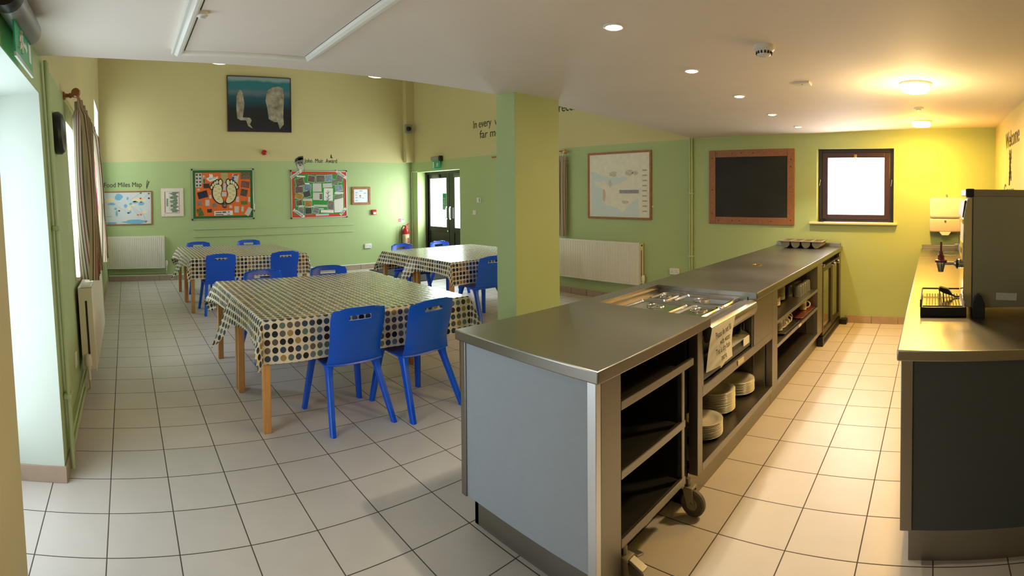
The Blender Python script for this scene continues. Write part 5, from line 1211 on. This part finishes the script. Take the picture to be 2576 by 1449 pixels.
def cloth(label, x0, x1, y0, y1, oyn, oyf, left, right, top, flareR=.1, flareL=((-9, .08), (99, .08)), sd=0, yend=None, fl_n=.05):
    """draped sheet; left/right: overhang as a function of the position along y (list of (y, drop))"""
    W_, D_ = x1-x0, y1-y0
    bs = []
    nb_ = 34; na = 60
    bvals = [-oyn+oyn*k/9 for k in range(9)]+[D_*k/20 for k in range(21)]+([D_+oyf*k/9 for k in range(1, 10)] if oyf > 0 else [])
    mm = MB(); lay = mm.bm.loops.layers.uv.verify()
    R = random.Random(sd); ph = R.uniform(0, 6); RAD = .012
    grid_ = []; uvs = []
    for b in bvals:
        yy = y0+min(max(b, 0), D_)
        ol, orr = interp(left, yy), interp(right, yy)
        if b < 0: ol = interp(left, y0); orr = interp(right, y0)
        if b > D_: ol = interp(left, y1); orr = interp(right, y1)
        avals = [-ol+ol*k/9 for k in range(9)]+[W_*k/36 for k in range(37)]+[W_+orr*k/9 for k in range(1, 10)]
        row = []; ru = []
        for a in avals:
            da = -a if a < 0 else (a-W_ if a > W_ else 0); db = -b if b < 0 else (b-D_ if b > D_ else 0)
            sx = -1 if a < 0 else 1; sy = -1 if b < 0 else 1
            X = x0+min(max(a, 0), W_); Y = y0+min(max(b, 0), D_)
            rho = math.hypot(da, db)
            if rho < 1e-9: z = top+.0015*math.sin(a*9+ph)*math.sin(b*7+ph)*0
            else:
                th = math.atan2(db, da)
                fl = (interp(flareL, y0+min(max(b, 0), D_)) if sx < 0 else flareR)*math.cos(th)**2+fl_n*math.sin(th)**2
                s_ = (a if db > da else b)
                m_ = RAD*(1-math.exp(-rho/RAD))+rho*(fl+.20*math.sin(2*th)**2)+.010*(rho/.3)*math.sin(s_*13+ph)
                X += sx*m_*math.cos(th); Y += sy*m_*math.sin(th)
                z = top-max(0, rho-.5*RAD)*(1-.10*math.sin(2*th)**2)
            row.append(mm.bm.verts.new((X, Y, z))); ru.append((a/.0545+60, b/.0545+60.35))
        grid_.append(row); uvs.append(ru)
    for i in range(len(grid_)-1):
        for j in range(len(grid_[0])-1):
            f = mm.bm.faces.new((grid_[i][j], grid_[i][j+1], grid_[i+1][j+1], grid_[i+1][j]))
            for lp, (p, q) in zip(f.loops, ((i, j), (i, j+1), (i+1, j+1), (i+1, j))): lp[lay].uv = uvs[p][q]
    mm.solid(.0012)
    o = mm.build('tablecloth', DOTS, None, ang=75); tag(o, label, 'tablecloth', 'polka dot tablecloths')
    return o
GRP = [('front tables nearest the counter', 1.345, 3.068, 1.056), ('back left tables by the far wall', 1.345, 3.068, 4.872), ('right tables by the double doors', 4.215, 5.94, 2.857)]
for gi, (nm, x0, x1, yb) in enumerate(GRP):
    table('beech table on the near side of the '+nm, x0, x1, yb, yb+.835)
    table('beech table on the far side of the '+nm, x0, x1, yb+.86, yb+1.765)
    ya, yc = yb, yb+.86
    cloth('polka dot cloth over the near half of the '+nm, x0, x1, ya, ya+.99, .30, 0, [(ya, .19), (ya+.4, .17), (ya+.80, .21), (ya+.9, .36), (ya+.99, .46)], [(ya, .24), (ya+.8, .20), (ya+.99, .30)], TZ+.0085, flareR=.30 if gi == 0 else .15, flareL=[(ya, .22), (ya+.3, .05), (ya+.7, .10), (ya+.99, .42)], sd=gi*2)
    cloth('polka dot cloth over the far half of the '+nm, x0, x1, yc, yc+.905, .0001, .30, [(yc, .17), (yc+.5, .17), (yc+.905, .20)], [(yc, .20), (yc+.905, .22)], TZ+.005, flareL=[(yc, .10), (yc+.6, .14), (yc+.905, .45)], sd=gi*2+1)
# chairs
def chair_proto():
    t = thing('school_chair', '', 'chair', (0, 0, 0), local=True)
    prof = [(-.243, .846), (-.240, .825), (-.233, .79), (-.222, .735), (-.205, .66), (-.186, .585), (-.170, .52), (-.158, .468), (-.142, .434), (-.10, .424), (-.03, .430), (.06, .440), (.15, .446), (.22, .440), (.262, .424), (.278, .402)]
    hw = [.172, .202, .214, .217, .213, .208, .207, .214, .221, .223, .222, .220, .216, .210, .200, .186]
    nu = 24
    def surf(rows):
        def P(i, t_):
            y, z = prof[i]; w_ = hw[i]
            x = t_*w_; e = abs(t_)**3
            wb = cl((10-i)/4); k = cl((i-8)/7)
            y += wb*(.024*e+.012*t_*t_); z += (1-wb)*((.016*e)*(1-k)-.018*e*k)
            if i == 0: z -= .028*abs(t_)**6
            return Vector((x, y, z))
        return P
    P = surf(None)
    def strip(i0, i1, name, slot):
        mm = MB(); sub_ = 3
        pts = []
        idx = []
        for i in range(i0, i1):
            for q in range(sub_): idx.append(i+q/sub_)
        idx.append(i1)
        def PP(f, t_):
            i = min(int(f), len(prof)-2); fr = f-i
            def cr(k):  # Catmull-Rom over profile rows
                a = P(max(k-1, 0), t_); b = P(k, t_); c = P(min(k+1, len(prof)-1), t_); d = P(min(k+2, len(prof)-1), t_)
                return .5*((2*b)+(c-a)*fr+(2*a-5*b+4*c-d)*fr*fr+(3*b-a-3*c+d)*fr**3)
            return cr(i)
        ts = [-1+2*k/nu for k in range(nu+1)]
        V = [[mm.bm.verts.new(PP(f, t_)) for t_ in ts] for f in idx]
        for a in range(len(idx)-1):
            for b in range(nu):
                if slot and 1.99 <= idx[a] < 2.66 and abs((ts[b]+ts[b+1])/2) < .40: continue
                mm.bm.faces.new((V[a][b], V[a][b+1], V[a+1][b+1], V[a+1][b]))
        mm.solid(.011)
        return mm.build(name, BLUE, t, ang=50)
    strip(0, 8, 'backrest', True); strip(8, 15, 'seat', False)
    for sx in (-1, 1):
        for fy in (0, 1):
            top = Vector((sx*.182, .205, .432)) if fy else Vector((sx*.185, -.075, .432)); bot = Vector((sx*.236, .262, 0)) if fy else Vector((sx*.240, -.262, 0))
            mm = MB(); rings = []
            for k, (f, hx, hy) in enumerate(((0, .030, .050), (.10, .024, .036), (.2, .022, .030), (1, .019, .023))):
                c = top.lerp(bot, f); ring = []
                for q in range(12):
                    a = 2*PI*q/12; cx, cy = math.cos(a), math.sin(a)
                    ex = math.copysign(abs(cx)**.55, cx); ey = math.copysign(abs(cy)**.55, cy)
                    ring.append(mm.bm.verts.new((c.x+ex*hx, c.y+ey*hy, c.z)))
                rings.append(ring)
            for a, b in zip(rings, rings[1:]):
                for q in range(12): mm.bm.faces.new((a[q], a[(q+1) % 12], b[(q+1) % 12], b[q]))
            mm.bm.faces.new(rings[0]); mm.bm.faces.new(rings[-1][::-1])
            mm.build('leg', BLUE, t, ang=60)
    mm = MB(); mm.tube([(-.19, .205, .418), (.19, .205, .418)], .012, 8); mm.tube([(-.19, -.075, .415), (.19, -.075, .415)], .012, 8)
    mm.build('underseat_brace', BLUE, t)
    return t
ch = chair_proto()
spots = [(1.998, 1.125, 2, 'blue school chair at the near side of the front table, left of two'), (2.552, 1.06, 7, 'blue school chair at the near side of the front table, beside the counter end'),
         (1.885, 2.775, 184, 'blue school chair behind the front table, left one with only its back top showing'), (2.615, 2.78, 176, 'blue school chair behind the front table, right one with only its back top showing'),
         (1.745, 4.935, 2, 'blue school chair at the near side of the back left table, left one'), (2.672, 4.925, 4, 'blue school chair at the near side of the back left table, right one'),
         (1.735, 6.60, 182, 'blue school chair behind the back left table, nearer the radiator'), (2.67, 6.69, 178, 'blue school chair behind the back left table, under the footprint noticeboard'),
         (4.685, 4.60, 188, 'blue school chair behind the right table, in front of the fire extinguisher'), (5.42, 4.60, 186, 'blue school chair behind the right table, in front of the black doors'),
         (4.70, 2.83, 0, 'blue school chair at the near side of the right table, cut off by the pillar')]
for k, (x, y, a, lab) in enumerate(spots):
    o = ch if k == 0 else dup(ch, (0, 0, 0), 0)
    o.location = (x, y, 0); o.rotation_euler = (0, 0, math.radians(a)); o['label'] = lab; o['group'] = 'blue school chairs'

# ------------------------------------------------------------------ light
def area(name, loc, rot, sx, sy, power, col):
    l = bpy.data.lights.new(name, 'AREA'); l.shape = 'RECTANGLE'; l.size = sx; l.size_y = sy; l.energy = power; l.color = col
    o = bpy.data.objects.new(name, l); o.location = loc; o.rotation_euler = rot; C.objects.link(o); return o
def point(name, loc, power, col, rad=.08):
    l = bpy.data.lights.new(name, 'POINT'); l.energy = power; l.color = col; l.shadow_soft_size = rad
    o = bpy.data.objects.new(name, l); o.location = loc; C.objects.link(o); return o
def spot(name, loc, power, col, ang=2.2, blend=.6, rad=.04):
    l = bpy.data.lights.new(name, 'SPOT'); l.energy = power; l.color = col; l.spot_size = ang; l.spot_blend = blend; l.shadow_soft_size = rad
    o = bpy.data.objects.new(name, l); o.location = loc; C.objects.link(o); return o
DAY = (.76, .88, 1.0)
FX = (0, -PI/2, 0)   # area light facing +x
BX = (0, PI/2, 0)    # facing -x
area('daylight_door_left', (-.36, .08, 1.2), FX, 1.9, .85, 16, DAY)
area('daylight_window_left', (-.38, 2.62, 1.6), FX, 1.15, 1.2, 46, DAY)
area('daylight_window_far_left', (-.40, 6.95, 2.2), FX, 2.1, 1.15, 20, DAY)
area('daylight_double_doors', (XW+.22, 6.95, 1.45), BX, 1.05, 1.1, 58, (.86, 1.0, .95))
area('daylight_window_right', (XW+.17, 4.1, 1.63), BX, 1.1, 1.2, 45, DAY)
area('daylight_small_window', (XW+.07, -1.31, 1.72), BX, .7, .7, 4, (1, 1, 1))
WARM = (1.0, .78, .45)
for k, (x, y) in enumerate(((2.394, -.904), (3.332, -.83), (4.227, -.796), (5.187, -.754), (6.119, -.765))): spot('downlight_lamp', (x, y, 2.37), 78, (1, .88, .66), 1.55, .6)
for x, y, p_, c_ in ((4.114, -2.161, 34, (1.0, .71, .32)), (6.13, -2.155, 38, (1.0, .50, .06))):
    lo = area('bulkhead_lamp', (x, y, zc(x, y)-.068), (0, 0, 0), .18, .18, p_, c_); lo.data.shape = 'DISK'
    point('bulkhead_glow', (x, y, zc(x, y)-.30), p_*.62, c_, .10)
for x, y, z in ((1.62, 3.8, 3.2), (3.72, 3.8, 3.17)): point('pendant_light', (x, y, z-.12), 9, (1.0, .84, .5), .12)
w = bpy.data.worlds.new('world'); SC.world = w; w.use_nodes = True
w.node_tree.nodes['Background'].inputs[0].default_value = (.75, .85, 1, 1); w.node_tree.nodes['Background'].inputs[1].default_value = .3

# ------------------------------------------------------------------ camera: a swept phone panorama is a cylindrical projection
cam = bpy.data.cameras.new('camera'); co = bpy.data.objects.new('camera', cam); C.objects.link(co)
yaw, pitch, roll, F, CX, CY = -.7513, -.0198, .0074, 1294.73, 1288., 516.5
Rz = Matrix.Rotation(yaw, 3, 'Z'); Rx = Matrix.Rotation(pitch, 3, 'X'); Ry = Matrix.Rotation(roll, 3, 'Y')
R = Rz @ Rx @ Ry
right, fwd, up = R.col[0], R.col[1], R.col[2]
mw = Matrix((( right[0], up[0], -fwd[0], 1.3415*.33), (right[1], up[1], -fwd[1], -6.9652*.33), (right[2], up[2], -fwd[2], 4.8723*.33), (0, 0, 0, 1)))
co.matrix_world = mw
cam.type = 'PANO'; cam.panorama_type = 'CENTRAL_CYLINDRICAL'
cam.central_cylindrical_range_u_min = -CX/F; cam.central_cylindrical_range_u_max = (2576-CX)/F
cam.central_cylindrical_range_v_min = (CY-1449)/F; cam.central_cylindrical_range_v_max = CY/F
cam.central_cylindrical_radius = 1.0
cam.clip_start = .02; cam.clip_end = 60
SC.camera = co
for o in bpy.data.objects:
    if '_o' in o: del o['_o']
SC.view_settings.view_transform = 'Standard'; SC.view_settings.look = 'None'; SC.view_settings.gamma = 1; SC.view_settings.exposure = 0
SC.view_settings.use_curve_mapping = False
SC.cycles.use_denoising = True
SC.cycles.caustics_reflective = False; SC.cycles.caustics_refractive = False
SC.cycles.sample_clamp_indirect = 6
SC.cycles.max_bounces = 6; SC.cycles.diffuse_bounces = 4; SC.cycles.glossy_bounces = 3; SC.cycles.transmission_bounces = 4
SC.cycles.use_adaptive_sampling = True; SC.cycles.adaptive_threshold = .05; SC.cycles.adaptive_min_samples = 24
